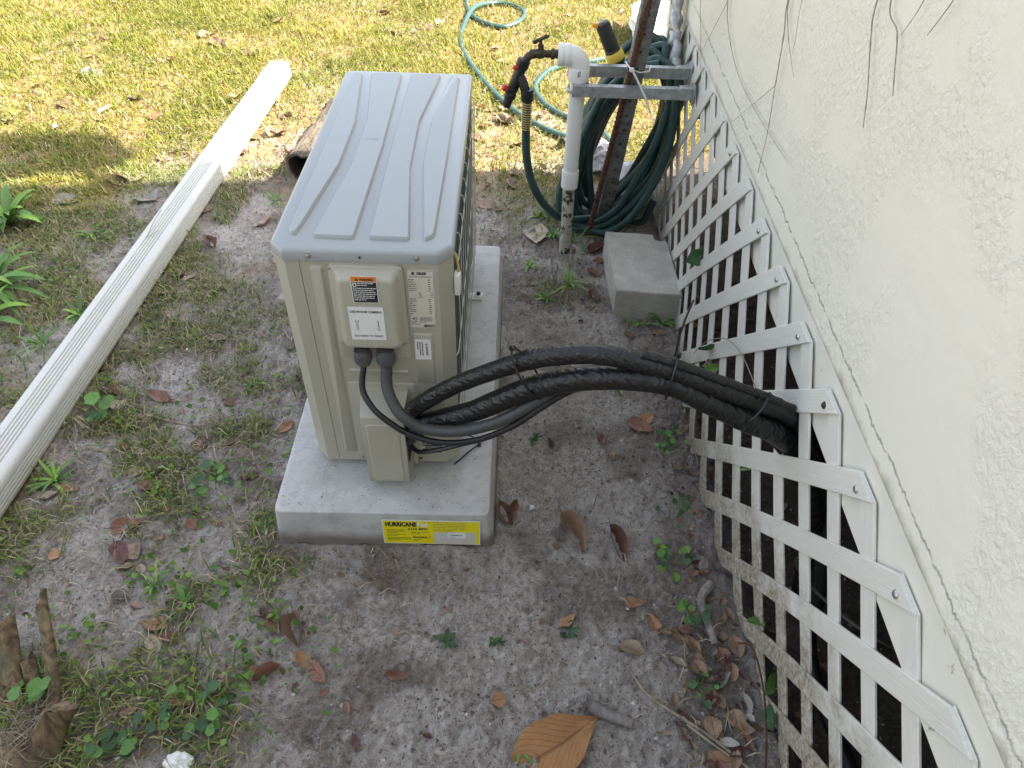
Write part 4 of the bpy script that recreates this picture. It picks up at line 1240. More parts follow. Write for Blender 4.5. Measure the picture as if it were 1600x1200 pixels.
# ------------------------------------------------------------------ downspout
ds = thing('downspout', 'long white fluted downspout lying on the grass left of the unit', 'downspout', (-0.80, 0.4, 0))
def ds_profile():
    w, h, r = 0.0540, 0.0860, 0.017
    pts = []
    # clockwise from lower left, flutes cut in the middle of every face
    def side(p, d, nrm, length, fl, depth=0.0052):
        s = length - 2 * r
        fw = 0.0105
        a = (length - fl * fw) / 2
        for k in range(fl):
            q0 = a + k * fw
            for t, dd in ((0.0, 0), (0.0034, 0), (0.0048, 1), (0.0082, 1), (0.0096, 0)):
                pts.append((p[0] + d[0] * (q0 + t) - nrm[0] * depth * dd, p[1] + d[1] * (q0 + t) - nrm[1] * depth * dd))
    def corner(cx, cy, a0):
        for k in range(6):
            a = math.radians(a0 - 90 * k / 5)
            pts.append((cx + r * math.cos(a), cy + r * math.sin(a)))
    corner(-w + r, r, 270)
    side((-w, 0), (0, 1), (-1, 0), h, 4)
    corner(-w + r, h - r, 180)
    side((-w, h), (1, 0), (0, 1), 2 * w, 5)
    corner(w - r, h - r, 90)
    side((w, h), (0, -1), (1, 0), h, 4)
    corner(w - r, r, 0)
    return pts
pr_ = ds_profile()
d0, d1 = Vector((-0.842, -0.75, 0.002)), Vector((-0.742, 2.715, 0.008))
ax = (d1 - d0).normalized()
rt = ax.cross(Vector((0, 0, 1))).normalized()
upv = rt.cross(ax)
ns = 24
m = MB()
loops = [[d0.lerp(d1, i / ns) + rt * (q[0] + 0.0) + upv * q[1] + Vector((0, 0, 0.0012 * math.sin(i * 0.5))) for q in pr_] for i in range(ns + 1)]
inner = [[d0.lerp(d1, 1 - 0.06 * i) + rt * (q[0] * 0.94) + upv * (0.0435 + (q[1] - 0.0435) * 0.94) + Vector((0, 0, 0.0012 * math.sin((1 - 0.06 * i) * ns * 0.5))) for q in pr_] for i in range(4)]
m.loft(loops + inner, cap0=True, cap1=True)
m.build('tube', MAT['downspout'], ds, smooth=24)
m = MB()
def dsp(y, o, z): 
    q = d0.lerp(d1, (y + 0.75) / 3.465)
    return q + rt * o + Vector((0, 0, z))
m.tube(spline([dsp(1.02, -0.012, 0.094), dsp(1.13, -0.028, 0.092), dsp(1.21, -0.032, 0.093)], 5), 0.0011, 4)
m.tube(spline([dsp(1.02, -0.012, 0.094), dsp(1.05, 0.002, 0.0925), dsp(1.07, 0.012, 0.0925)], 5), 0.0010, 4)
m.build('dry_straw', MAT['twig'], None, label='thin bent dry stem lying on top of the downspout', cat='stem', loc=tuple(dsp(1.1, -0.02, 0.09)))

# ------------------------------------------------------------------ hollow log
lg = thing('hollow_log', 'grey hollow log lying behind the unit with its dark open end towards the camera', 'log', (-0.42, 1.9, 0))
def log_ring(t, r0, infl=1.0):
    c = Vector((-0.385, 1.63, 0.058)).lerp(Vector((-0.310, 2.20, 0.068)), t)
    d = (Vector((-0.310, 2.20, 0.068)) - Vector((-0.385, 1.63, 0.058))).normalized()
    s = d.cross(Vector((0, 0, 1))).normalized()
    u = s.cross(d)
    out = []
    for k in range(36):
        a = 2 * math.pi * k / 36
        n = float(fbm(np.array([a * 1.9 + 3 * math.cos(a)]), np.array([t * 3.0]), 3.0, 3, 61)[0]) - 0.5
        n2 = float(vnoise(np.array([a * 12]), np.array([t * 6]), 1.0, 62)[0]) - 0.5
        r = r0 * (1 + infl * (0.30 * n + 0.07 * n2)) * (1 + 0.10 * math.sin(a * 3 + t * 2))
        out.append(c + (s * math.cos(a) * 1.08 + u * math.sin(a)) * r + d * 0.02 * n)
    return out
m = MB()
m.loft([log_ring(0, 0.060)] + [log_ring(i / 20, 0.070) for i in range(21)] + [log_ring(1, 0.05)], cap0=False, cap1=True)
m.build('bark', MAT['bark'], lg, smooth=50)
m = MB()
m.loft([log_ring(0.0, 0.0605), log_ring(0.02, 0.052), log_ring(0.15, 0.046), log_ring(0.35, 0.038)], cap0=False, cap1=True)
m.build('hollow', MAT['log_inside'], lg, smooth=50)
m = MB()
for k in range(60):
    a, rr = random.uniform(0, 6.28), random.random() ** .5
    x, y = -0.350 + 0.09 * rr * math.cos(a), 2.36 + 0.13 * rr * math.sin(a)
    s = random.uniform(0.008, 0.024)
    z = 0.03 * (1 - rr) + 0.004
    m.box(x - s, x + s, y - s * 1.4, y + s * 1.4, z - s, z + s * .8, s * 0.3, rz=random.uniform(0, 3), seg=1)
m.build('rotted_wood', MAT['rot'], None, smooth=60, label='heap of crumbled red brown rotten wood at the far end of the hollow log', cat='rotten wood', loc=(-0.350, 2.36, 0))

# ------------------------------------------------------------------ concrete block
m = MB()
bm = bmesh.new()
bc = [(0.826, 0.785), (1.043, 0.766), (1.030, 1.130), (0.822, 1.142)]
vs_ = [bm.verts.new((x, y, -0.02)) for x, y in bc] + [bm.verts.new((x, y, 0.1)) for x, y in [(0.826, 0.783), (1.043, 0.764), (1.037, 1.128), (0.820, 1.144)]]
for f in ((3, 2, 1, 0), (4, 5, 6, 7), (0, 1, 5, 4), (1, 2, 6, 5), (2, 3, 7, 6), (3, 0, 4, 7)):
    bm.faces.new([vs_[i] for i in f])
bmesh.ops.bevel(bm, geom=[e for e in bm.edges if e.verts[0] in (vs_[2], vs_[6]) and e.verts[1] in (vs_[2], vs_[6])], offset=0.045, segments=5, affect='EDGES')
bmesh.ops.bevel(bm, geom=[e for e in bm.edges if e.calc_length() > 0.02], offset=0.003, segments=2, affect='EDGES')
bmesh.ops.subdivide_edges(bm, edges=bm.edges[:], cuts=3, use_grid_fill=True)
for q in bm.verts:
    n = float(fbm(np.array([q.co.x + q.co.z * 1.3]), np.array([q.co.y + q.co.z * .7]), 30, 3, 71)[0]) - 0.5
    q.co += Vector((n, n, n * .6)) * 0.004
m.bm(bm)
m.build('concrete_block', MAT['block'], None, smooth=40, label='solid pale concrete block on the soil against the lattice, below the hose coil', cat='concrete block', loc=(0.93, 0.95, 0))

# ------------------------------------------------------------------ standpipe with tap
sp = thing('standpipe', 'white plastic water standpipe with a brass tap, grimy at its foot', 'standpipe', (0.680, 1.168, 0))
MB().tube([(0.680, 1.168, -0.03), (0.678, 1.168, 0.15), (0.674, 1.168, 0.285)], 0.0215, 16).build('lower_pipe', MAT['pvc_dirty'], sp)
m = MB()
m.lathe([(0.029, 0), (0.0298, 0.004), (0.0298, 0.060), (0.028, 0.064)], (0.675, 1.168, 0.262), (-0.01, 0, 1), 18)
m.build('coupling', MAT['pvc'], sp)
MB().tube([(0.6745, 1.168, 0.322), (0.673, 1.168, 0.50), (0.672, 1.168, 0.655)], 0.0258, 18).build('riser', MAT['pvc'], sp)
m = MB()
m.lathe([(0.0325, 0), (0.034, 0.003), (0.034, 0.040), (0.033, 0.042)], (0.672, 1.168, 0.632), (0, 0, 1), 18)
arc = [(0.672 - 0.036 + 0.036 * math.cos(a), 1.168, 0.672 + 0.036 * math.sin(a)) for a in [k * math.pi / 16 for k in range(9)]]
m.tube(arc, 0.0325, 18)
m.lathe([(0.033, 0), (0.0345, 0.003), (0.0345, 0.014), (0.0325, 0.016), (0.0325, 0.022), (0.0345, 0.024), (0.0345, 0.036), (0.033, 0.039), (0.016, 0.0395)], (0.641, 1.168, 0.7085), (-1, 0, 0.03), 18)
m.build('elbow', MAT['pvc'], sp)
m = MB()   # print on the elbow
elf = lambda u, v, h: (0.672 + 0.034 * math.sin(u / 0.034), 1.168 - 0.0343 * math.cos(u / 0.034), v)
put_rect(m, -0.001, 0.002, 0.655, 0.672, elf, 0, 0)
put_rect(m, -0.006, -0.003, 0.652, 0.670, elf, 0, 0)
m.build('print', MAT['ink_soft'], sp, smooth=0)
m = MB()
m.lathe([(0.013, 0), (0.013, 0.012), (0.0165, 0.013), (0.0165, 0.022), (0.012, 0.024), (0.011, 0.042), (0.0145, 0.046), (0.0155, 0.062), (0.012, 0.072), (0.011, 0.09)], (0.604, 1.168, 0.710), (-1, 0, 0.0), 12)
m.tube(spline([(0.535, 1.168, 0.709), (0.515, 1.166, 0.703), (0.503, 1.164, 0.690), (0.497, 1.163, 0.672)], 4), 0.0125, 10)
m.lathe([(0.0095, 0), (0.0095, 0.016), (0.006, 0.018), (0.005, 0.030)], (0.549, 1.168, 0.720), (-0.1, 0, 1), 10)
tap = m.build('tap', MAT['brass'], sp, smooth=45)
m = MB()
hc = Vector((0.546, 1.168, 0.752))
for a in (0.5, 0.5 + math.pi / 2):
    d = Vector((math.cos(a) * 0.8, math.sin(a) * 0.35, 0.35 * math.cos(a * 1.7)))
    d.normalize()
    m.tube([hc - d * 0.026, hc - d * 0.012, hc, hc + d * 0.012, hc + d * 0.026], [0.0055, 0.0042, 0.006, 0.0042, 0.0055], 8)
m.build('tap_handle', MAT['brass'], tap)

# black hose splitter hanging on the tap, red levers
spl = thing('hose_splitter', 'black hose splitter with red levers screwed on the brass tap', 'hose fitting', (0.497, 1.162, 0.66))
m = MB()
dv = Vector((-0.38, -0.05, -1)).normalized()
m.lathe([(0.018, 0), (0.0205, 0.002), (0.0205, 0.026), (0.017, 0.030)], (0.500, 1.162, 0.694), dv, 14)
m.lathe([(0.0165, 0), (0.0175, 0.02), (0.0175, 0.075), (0.0145, 0.080), (0.0185, 0.084), (0.0185, 0.100), (0.015, 0.104), (0.015, 0.130), (0.011, 0.133)], Vector((0.500, 1.162, 0.694)) + dv * 0.026, dv, 14)
m.tube(spline([Vector((0.500, 1.162, 0.694)) + dv * 0.05, (0.496, 1.150, 0.628), (0.507, 1.142, 0.598), (0.513, 1.140, 0.570)], 5), 0.0155, 12)
m.lathe([(0.0195, 0), (0.0205, 0.004), (0.0205, 0.034), (0.016, 0.040)], (0.511, 1.140, 0.610), (0.05, 0, -1), 14)
m.box(0.444, 0.474, 1.140, 1.172, 0.585, 0.610, 0.006)
m.build('splitter_body', MAT['black_plastic'], spl, smooth=45)
m = MB()
m.lathe([(0.009, 0), (0.010, 0.004), (0.010, 0.014), (0.007, 0.018)], (0.448, 1.150, 0.604), (-0.8, -0.2, 0.45), 10)
m.build('lever', MAT['red'], spl)
MB().lathe([(0.007, 0), (0.008, 0.010), (0.005, 0.014)], (0.478, 1.150, 0.672), (-0.9, -0.2, 0.1), 10).build('lever', MAT['red'], spl)

ld = thing('leader_hose', 'short dark hose dropping in a curve from the splitter to the foot of the standpipe', 'hose', (0.513, 1.14, 0.57))
path_mb([(0.513, 1.140, 0.575), (0.512, 1.140, 0.53), (0.513, 1.142, 0.47), (0.519, 1.150, 0.38), (0.541, 1.165, 0.28), (0.585, 1.19, 0.185), (0.645, 1.225, 0.11), (0.71, 1.27, 0.07), (0.80, 1.33, 0.045)], 0.0142, 12, 8).build('hose_body', MAT['hose'], ld)
m = MB()
hx = [(0.5125 + 0.0165 * math.cos(t * 0.9), 1.140 + 0.0165 * math.sin(t * 0.9), 0.572 - 0.0011 * t) for t in range(84)]
m.tube(hx, 0.0016, 5)
m.build('spring_guard', MAT['bright_brass'], ld)

# ------------------------------------------------------------------ brackets, post, rebar, tie
br = thing('pipe_bracket', 'nearer of the two horizontal galvanised bars, running in front of the standpipe to the wall', 'bracket', (0.85, 1.12, 0.62))
def bar(y, zc, x0, x1, parent):
    m = MB()
    h, d, t = 0.017, 0.012, 0.003
    prof = [(-d, -h), (d, -h), (d, -h + t), (-d + t, -h + t), (-d + t, h - t), (d, h - t), (d, h), (-d, h)]
    m.loft([[(x, y + a, zc + b) for a, b in prof] for x in (x0, x1)])
    m.build('channel', MAT['galv'], parent, smooth=0)
    m = MB()
    m.box(x1 - 0.004, x1 + 0.001, y - 0.024, y + 0.024, zc - 0.03, zc + 0.03, 0.0015)
    m.box(x1 - 0.045, x1 - 0.004, y - 0.016, y + 0.015, zc + 0.0172, zc + 0.0205, 0.0008)
    m.build('end_flange', MAT['galv'], parent, smooth=30)
bar(1.126, 0.617, 0.652, 1.034, br)
br2 = thing('pipe_bracket', 'farther of the two horizontal galvanised bars, hidden in part by the leaning post', 'bracket', (0.85, 1.222, 0.642))
bar(1.222, 0.645, 0.640, 1.036, br2)
m = MB()
m.tube([(0.672 + 0.031 * math.cos(a), 1.168 + 0.034 * math.sin(a), 0.612 + 0.010 * math.cos(a)) for a in [k * math.pi / 12 for k in range(25)]], 0.006, 6, caps=False)
m.build('strap', MAT['galv'], br2)

po = thing('leaning_post', 'weathered galvanised channel post leaning against the brackets', 'post', (0.832, 1.335, 0))
p0, p1 = Vector((0.834, 1.340, 0.012)), Vector((0.8965, 1.085, 1.20))
p1 = p0 + (Vector((0.848, 1.178, 0.62)) - p0) * 2.1
axp = (p1 - p0).normalized()
sp_ = Vector((1, 0.15, 0)); sp_ = (sp_ - axp * sp_.dot(axp)).normalized()
fp_ = axp.cross(sp_)
prof = [(-0.026, -0.010), (0.026, -0.010), (0.026, 0.014), (0.021, 0.014), (0.021, -0.004), (-0.021, -0.004), (-0.021, 0.014), (-0.026, 0.014)]
m = MB()
m.loft([[p0.lerp(p1, t) + sp_ * a - fp_ * b * -1 for a, b in prof] for t in (0, .25, .5, .75, 1)])
m.build('channel', MAT['galv_old'], po, smooth=0)
m = MB()
for k in range(22):
    t = 0.04 + k * 0.044
    q = p0.lerp(p1, t) - fp_ * 0.0105
    m.lathe([(0.0045, 0), (0.0045, 0.001)], q, -fp_, 8)
m.build('punched_hole', MAT['dark_gap'], po, smooth=0)
rb = thing('rebar', 'thin rusty ribbed steel rod leaning just left of the galvanised post', 'rebar', (0.775, 1.284, 0))
r0 = Vector((0.775, 1.284, -0.02)); r1 = r0 + (Vector((0.826, 1.158, 0.607)) - r0) * 2.0
m = MB()
nr = 220
m.tube([r0.lerp(r1, i / nr) for i in range(nr + 1)], [0.0092 + (0.0022 if i % 3 == 0 else 0) for i in range(nr + 1)], 8)
m.build('rod', MAT['rust'], rb, smooth=0)
m = MB()
m.tube([(0.828, 1.105, 0.692), (0.850, 1.100, 0.660), (0.880, 1.096, 0.612), (0.903, 1.092, 0.566)], 0.0035, 6)
m.box(0.820, 0.833, 1.098, 1.110, 0.687, 0.699, 0.002)
m.tube([(0.83, 1.105, 0.692), (0.86, 1.14, 0.672), (0.893, 1.165, 0.668), (0.90, 1.20, 0.668), (0.86, 1.215, 0.680), (0.815, 1.17, 0.692), (0.826, 1.105, 0.692)], 0.0022, 5)
m.build('white_cable_tie', MAT['tie_white'], None, label='white cable tie with a long tail binding the rusty rod to the post', cat='zip tie', loc=(0.85, 1.1, 0.66))

# hose sprayer stuck between the pipes
nz = thing('hose_nozzle', 'black and yellow hose nozzle pointing up behind the white elbow', 'hose nozzle', (0.79, 1.3, 0.68))
n0, n1 = Vector((0.811, 1.30, 0.640)), Vector((0.741, 1.30, 0.770))
dn = (n1 - n0).normalized()
m = MB()
m.lathe([(0.018, -0.02), (0.021, 0.0), (0.028, 0.008), (0.028, 0.016)], n0, dn, 16)
m.lathe([(0.0265, 0.042), (0.0265, 0.050), (0.0245, 0.052), (0.0255, 0.100), (0.0235, 0.104), (0.0245, 0.128), (0.021, 0.140), (0.012, 0.143)], n0, dn, 16)
m.build('barrel', MAT['black_plastic'], nz, smooth=45)
MB().lathe([(0.0285, 0.014), (0.0305, 0.017), (0.0305, 0.036), (0.028, 0.044)], n0, dn, 16).build('ring', MAT['yellow'], nz, smooth=45)
m = MB()
q = n0 + dn * 0.135 + Vector((-0.022, -0.008, 0.0))
m.box(q.x - 0.012, q.x + 0.006, q.y - 0.01, q.y + 0.01, q.z - 0.007, q.z + 0.007, 0.003)
m.build('trigger', MAT['orange'], nz)
MB().lathe([(0.005, 0.142), (0.004, 0.158)], n0, dn, 10).build('tip', MAT['tie_white'], nz)

# ------------------------------------------------------------------ garden hose: hanging coil
gh = thing('garden_hose_coil', 'dark green garden hose coiled in long hanging loops beside the house wall', 'garden hose', (0.9, 1.4, 0.33))
R_ = random.Random(23)
ctr = Vector((0.878, 1.40, 0.335))
pts = []
NL = 15
for lp in range(NL):
    t = lp / (NL - 1)
    sx = R_.uniform(0.70, 1.22); sz = R_.uniform(0.88, 1.05)
    off = Vector((0.075 * (t - 0.45) + R_.uniform(-0.015, 0.015), (t - 0.5) * 0.24, R_.uniform(-0.02, 0.015)))
    lean = R_.uniform(0.035, 0.125)
    for k in range(14):
        a = 2 * math.pi * k / 14 + math.pi / 2
        ca, sa = math.cos(a), math.sin(a)
        q = ctr + off + Vector((0.135 * sx * ca + lean * sa, -0.045 * ca, 0.325 * sz * sa))
        q += Vector((R_.uniform(-1, 1), R_.uniform(-1, 1), R_.uniform(-1, 1))) * 0.009
        q.z = max(q.z, 0.016 + 0.012 * R_.random())
        q.x = min(q.x, wall_x(q.y) - 0.025)
        pts.append(q)
m = MB()
m.tube(spline(pts, 5), 0.0142, 9)
m.build('coil', MAT['hose'], gh, smooth=60)
path_mb([(0.985, 1.40, 0.60), (1.000, 1.43, 0.64), (1.012, 1.50, 0.72), (1.018, 1.58, 0.82), (1.02, 1.64, 0.93)], 0.0145, 10, 6).build('riser', MAT['hose'], gh)
m = path_mb([(0.655, 1.45, 0.03), (0.70, 1.42, 0.035), (0.77, 1.36, 0.045), (0.83, 1.40, 0.03), (0.90, 1.36, 0.035), (0.98, 1.30, 0.05), (1.01, 1.28, 0.16)], 0.0142, 9, 6)
m.build('lower_loop', MAT['hose'], gh)
def on_ground(pts2, r, lift=0.0):
    return [(x, y, float(ground_h(np.array([x]), np.array([y]))[0]) + r * 0.9 + lift) for x, y in pts2]
lh = thing('garden_hose', 'faded teal garden hose snaking over the sunlit lawn with one loop at the far end', 'garden hose', (0.4, 3, 0))
P2 = [(0.10, 5.3), (0.14, 4.75), (0.155, 4.25), (0.20, 3.86), (0.30, 3.66), (0.431, 3.62), (0.535, 3.76), (0.545, 3.95), (0.44, 4.09), (0.31, 4.05), (0.215, 3.86), (0.165, 3.55), (0.175, 3.30), (0.241, 3.00), (0.374, 2.62), (0.500, 2.36), (0.630, 2.19), (0.751, 2.10), (0.862, 2.02), (0.93, 1.85), (0.94, 1.65)]
m = MB()
P3 = on_ground(P2, 0.0155)
P3[10] = (P3[10][0], P3[10][1], P3[10][2] + 0.022); P3[9] = (P3[9][0], P3[9][1], P3[9][2] + 0.01)
m.tube(spline(P3, 8), 0.0155, 10)
m.build('hose_body', MAT['hose_light'], lh)
lh2 = thing('garden_hose', 'shorter bend of teal hose on the lawn crossing behind the standpipe elbow', 'garden hose', (0.75, 2.7, 0))
m = MB()
m.tube(spline(on_ground([(1.6, 3.9), (1.289, 3.468), (1.066, 3.18), (0.925, 3.06), (0.783, 3.02), (0.670, 2.90), (0.600, 2.70), (0.625, 2.53), (0.700, 2.38), (0.790, 2.29), (0.881, 2.23), (0.94, 2.05), (0.95, 1.8)], 0.0155), 8), 0.0155, 10)
m.build('hose_body', MAT['hose_light'], lh2)
q = MB()
q.lathe([(0.017, 0), (0.020, 0.003), (0.020, 0.05), (0.016, 0.055), (0.016, 0.08)], (0.752, 2.07, 0.03), (-0.55, -0.8, 0.05), 12)
q.build('hose_end', MAT['black_plastic'], None, label='black hose end fitting on the lawn at the shadow edge beside the white bag', cat='hose fitting', loc=(0.74, 2.04, 0))

# ------------------------------------------------------------------ plastic bags / sheets
def crumple(name, cx, cy, cz, rx, ry, rz, seed, label, cat, mat='bag'):
    bm = bmesh.new()
    bmesh.ops.create_icosphere(bm, subdivisions=4, radius=1)
    for v in bm.verts:
        p = v.co.copy()
        n = fbm(np.array([p.x * 1.3 + p.z]), np.array([p.y * 1.3 - p.z * .7]), 1.6, 4, seed)[0] - 0.5
        r = abs(fbm(np.array([p.x + 2 * p.z]), np.array([p.y - p.z]), 3.5, 3, seed + 5)[0] - 0.5)
        k = 1 + 0.9 * n - 0.9 * r
        v.co = Vector((p.x * rx * k, p.y * ry * k, max(p.z * rz * k, -0.02)))
        v.co += Vector((cx, cy, cz))
    mb = MB()
    mb.bm(bm)
    return mb.build(name, MAT[mat], None, smooth=28, label=label, cat=cat, loc=(cx, cy, max(0, cz - rz)))
crumple('plastic_bag', 0.850, 1.83, 0.045, 0.11, 0.08, 0.085, 81, 'crumpled white plastic bag on the ground behind the standpipe', 'plastic bag')
crumple('plastic_bag', 0.985, 1.56, 0.055, 0.07, 0.16, 0.075, 82, 'dull white plastic bag squashed behind the hose coil', 'plastic bag')
crumple('plastic_sheet', 1.34, 3.45, 0.05, 0.15, 0.34, 0.16, 83, 'bright white plastic sheet in the sun beyond the house corner', 'plastic sheet', 'paper')
# twisted grey film hanging at the wall above the coil
m = MB()
tw = [(1.022, 1.30, 0.50), (1.02, 1.32, 0.56), (1.018, 1.35, 0.62), (1.020, 1.40, 0.68), (1.018, 1.44, 0.74), (1.02, 1.50, 0.82), (1.018, 1.55, 0.92), (1.02, 1.58, 1.02)]
P = spline(tw, 6)
for s in range(3):
    Q = [Vector(p) + Vector((-abs(0.012 * math.sin(i * 0.5 + s * 2.1)) - 0.004, 0.016 * math.sin(i * 0.41 + s * 2.1), 0.008 * math.sin(i * .7 + s))) for i, p in enumerate(P)]
    rr = [0.010 + 0.009 * abs(math.sin(i * 0.37 + s * 1.3)) for i in range(len(Q))]
    m.tube(Q, rr, 9)
m.build('twisted_film', MAT['galv'], None, smooth=60, label='twisted shiny grey plastic film hanging on the wall above the hose coil', cat='plastic film', loc=(1.02, 1.4, 0.7))

# ------------------------------------------------------------------ dry tendrils on the wall
VINES = [
 ([(1.250, 1.30), (1.243, 1.0), (1.235, 0.858), (1.142, 0.790), (1.06, 0.72)], 'brown tendril hanging straight down by the far end of the brackets', 0.0022),
 ([(0.99, 1.35), (0.95, 1.10), (0.912, 0.949), (0.808, 0.888), (0.643, 0.853), (0.427, 0.850), (0.186, 0.864)], 'long thin tendril sweeping across the far wall in a wide curve', 0.0019),
 ([(0.47, 1.5), (0.45, 1.25), (0.433, 1.084), (0.403, 1.033), (0.377, 0.966), (0.360, 0.920), (0.333, 0.849), (0.323, 0.765)], 'longest dry tendril hanging down to the lower edge of the wall', 0.0022),
 ([(0.430, 1.10), (0.416, 1.066), (0.353, 1.025), (0.278, 0.991)], 'short side shoot branching right from the longest tendril', 0.0014),
 ([(0.369, 0.937), (0.49, 0.845), (0.603, 0.758)], 'thin straight tendril slanting left from the longest tendril', 0.0011),
 ([(0.86, 1.05), (0.912, 0.949), (1.0, 0.85), (1.092, 0.758)], 'thin straight tendril slanting down to the brackets', 0.0013),
 ([(0.06, 1.6), (0.04, 1.35), (0.028, 1.199), (0.004, 1.152), (-0.047, 1.094), (-0.078, 1.048)], 'grey tendril hanging in the middle of the wall, left of the dark bent one', 0.0022),
 ([(0.03, 1.6), (0.0, 1.35), (-0.017, 1.211), (-0.071, 1.185), (-0.106, 1.145), (-0.129, 1.118)], 'dark bent tendril, second from the right at the top of the wall', 0.0022),
 ([(-0.20, 1.5), (-0.15, 1.35), (-0.112, 1.238), (-0.10, 1.21), (-0.086, 1.186)], 'faint thin tendril joining the dark bent one from the right', 0.0013),
 ([(-0.25, 1.5), (-0.21, 1.33), (-0.184, 1.259), (-0.156, 1.208)], 'rightmost short tendril at the top of the wall', 0.0018),
 ([(0.38, 1.4), (0.36, 1.2), (0.353, 1.107), (0.328, 1.046), (0.321, 1.012)], 'faint short tendril just right of the longest tendril', 0.0010),
]
for pts_, lab, r in VINES:
    P = spline([(wall_x(y) - 0.012, y, z) for y, z in pts_], 7)
    m = MB()
    m.tube(P, [0.72 * r * (1 - 0.6 * i / len(P)) * (1 + 0.3 * (vnoise(np.array([i * 0.5]), np.array([r * 9e3]), 1.0, 5)[0] - .5) + (0.5 if i % 9 == 4 else 0)) for i in range(len(P))], 6)
    m.build('dry_tendril', MAT['vine'], None, label=lab, cat='tendril', group='dry tendrils hanging on the house wall', loc=(wall_x(pts_[-1][0]) - 0.012, pts_[-1][0], pts_[-1][1]))

# ------------------------------------------------------------------ palm stump at the near left corner
ps = thing('palm_stump', 'brown palm stump with three broken frond bases in the near left corner', 'palm stump', (-0.50, -0.66, 0))
def boot(base, top, w0, w1, th, tipz, seed, bend=0.03):
    R = random.Random(seed)
    b, t = Vector(base), Vector(top)
    d = (t - b).normalized()
    s = Vector((d.z, 0.15, -d.x)).normalized()
    n = d.cross(s).normalized()
    loops = []
    N = 12
    for i in range(N + 1):
        k = i / N
        c = b.lerp(t, k) + n * bend * math.sin(k * 3.0)
        w = w0 + (w1 - w0) * k ** 0.7
        lp = []
        for j in range(16):
            a = 2 * math.pi * j / 16
            rr = 1 + 0.16 * (vnoise(np.array([j * 1.7 + seed]), np.array([k * 5]), 1, 7)[0] - .5)
            q = c + s * w * math.cos(a) * rr + n * (th * math.sin(a) * rr + (-0.25 * th) * (math.cos(a) ** 2))
            if i == N:
                q += d * tipz * (math.cos(a) * 0.6 + 0.5 * R.uniform(-1, 1))
            lp.append(q)
        loops.append(lp)
    mb = MB()
    mb.loft(loops)
    return mb.build('frond_base', MAT['palm'], ps, smooth=45)
boot((-0.545, -0.640, -0.05), (-0.570, -0.425, 0.105), 0.044, 0.028, 0.016, 0.010, 1)
boot((-0.425, -0.610, -0.02), (-0.488, -0.395, 0.135), 0.016, 0.0125, 0.010, 0.022, 2, 0.012)
boot((-0.440, -0.700, -0.03), (-0.362, -0.60, 0.115), 0.034, 0.026, 0.014, 0.008, 3)
boot((-0.485, -0.64, -0.05), (-0.515, -0.475, 0.05), 0.020, 0.014, 0.013, 0.012, 4)
m = MB()
m.lathe([(0.10, -0.05), (0.095, 0.02), (0.06, 0.05), (0.0, 0.055)], (-0.49, -0.71, 0), (0, 0, 1), 20)
m.build('core', MAT['palm'], ps, smooth=60)
m = MB()
for k in range(70):
    a = random.uniform(0, 6.28)
    x, y = -0.46 + 0.07 * math.cos(a) * random.random(), -0.63 + 0.07 * math.sin(a) * random.random()
    h = random.uniform(0.02, 0.09)
    m.tube([(x, y, 0.0), (x + random.uniform(-.02, .02), y + random.uniform(-.02, .02), h * .6), (x + random.uniform(-.05, .05), y + random.uniform(-.05, .05), h)], [0.0012, 0.001, 0.0005], 3)
m.build('fibre', MAT['twig'], ps)

# ------------------------------------------------------------------ sticks, scraps, small things
def gz(x, y):
    return float(ground_h(np.array([x]), np.array([y]))[0])
def ground_stick(name, pts2, r, label, cat, mat='twig', lift=0.0, group=None, seg=6):
    P = spline([(x, y, gz(x, y) + r * 0.7 + lift) for x, y in pts2], 6)
    m = MB()
    m.tube(P, [r * (1 - 0.35 * i / len(P)) for i in range(len(P))], seg)
    return m.build(name, MAT[mat], None, label=label, cat=cat, group=group, loc=(pts2[0][0], pts2[0][1], gz(*pts2[0])))
ground_stick('stick', [(0.652, -0.530), (0.69, -0.548), (0.735, -0.566)], 0.0145, 'stubby sand covered stick beside the big orange leaf', 'stick', 'stick', 0.002, seg=12)
ground_stick('stick', [(0.955, -0.25), (0.925, -0.29), (0.93, -0.36), (0.935, -0.40)], 0.012, 'grey gnarled root lying along the foot of the lattice', 'root', 'stick', 0.002, seg=10)
ground_stick('twig', [(-0.233, -0.422), (-0.19, -0.425), (-0.146, -0.437), (-0.068, -0.450)], 0.0022, 'pale thin twig lying across the clover patch', 'twig')
ground_stick('twig', [(-0.661, 0.130), (-0.6, 0.12), (-0.538, 0.108)], 0.0042, 'straight pale twig beside the downspout', 'twig')
ground_stick('twig', [(-0.560, 0.260), (-0.433, 0.231), (-0.371, 0.233)], 0.0030, 'flat grey stem lying below the long reddish leaf', 'twig')
ground_stick('twig', [(1.0, -0.70), (0.90, -0.60), (0.781, -0.518), (0.745, -0.477)], 0.0040, 'long dark twig running out of the litter from the near corner of the lattice', 'twig', lift=0.006)
ground_stick('twig', [(0.846, -0.568), (0.88, -0.60), (0.919, -0.629)], 0.0030, 'short grey twig crossing the litter by the lattice', 'twig', lift=0.008)
ground_stick('twig', [(0.50, -0.485), (0.53, -0.495), (0.555, -0.486)], 0.0022, 'little curved pale twig on bare sand above the big orange leaf', 'twig', lift=0.002)
m = MB()
m.tube(spline([(0.985, -0.66, 0.0), (0.988, -0.60, 0.05), (0.985, -0.53, 0.10), (0.975, -0.46, 0.12), (0.955, -0.44, 0.10)], 5), 0.0022, 5)
m.build('red_stem', MAT['rust'], None, label='thin reddish stem leaning on the near foot of the lattice', cat='stem', loc=(0.985, -0.66, 0))
m = MB()
bm = bmesh.new()
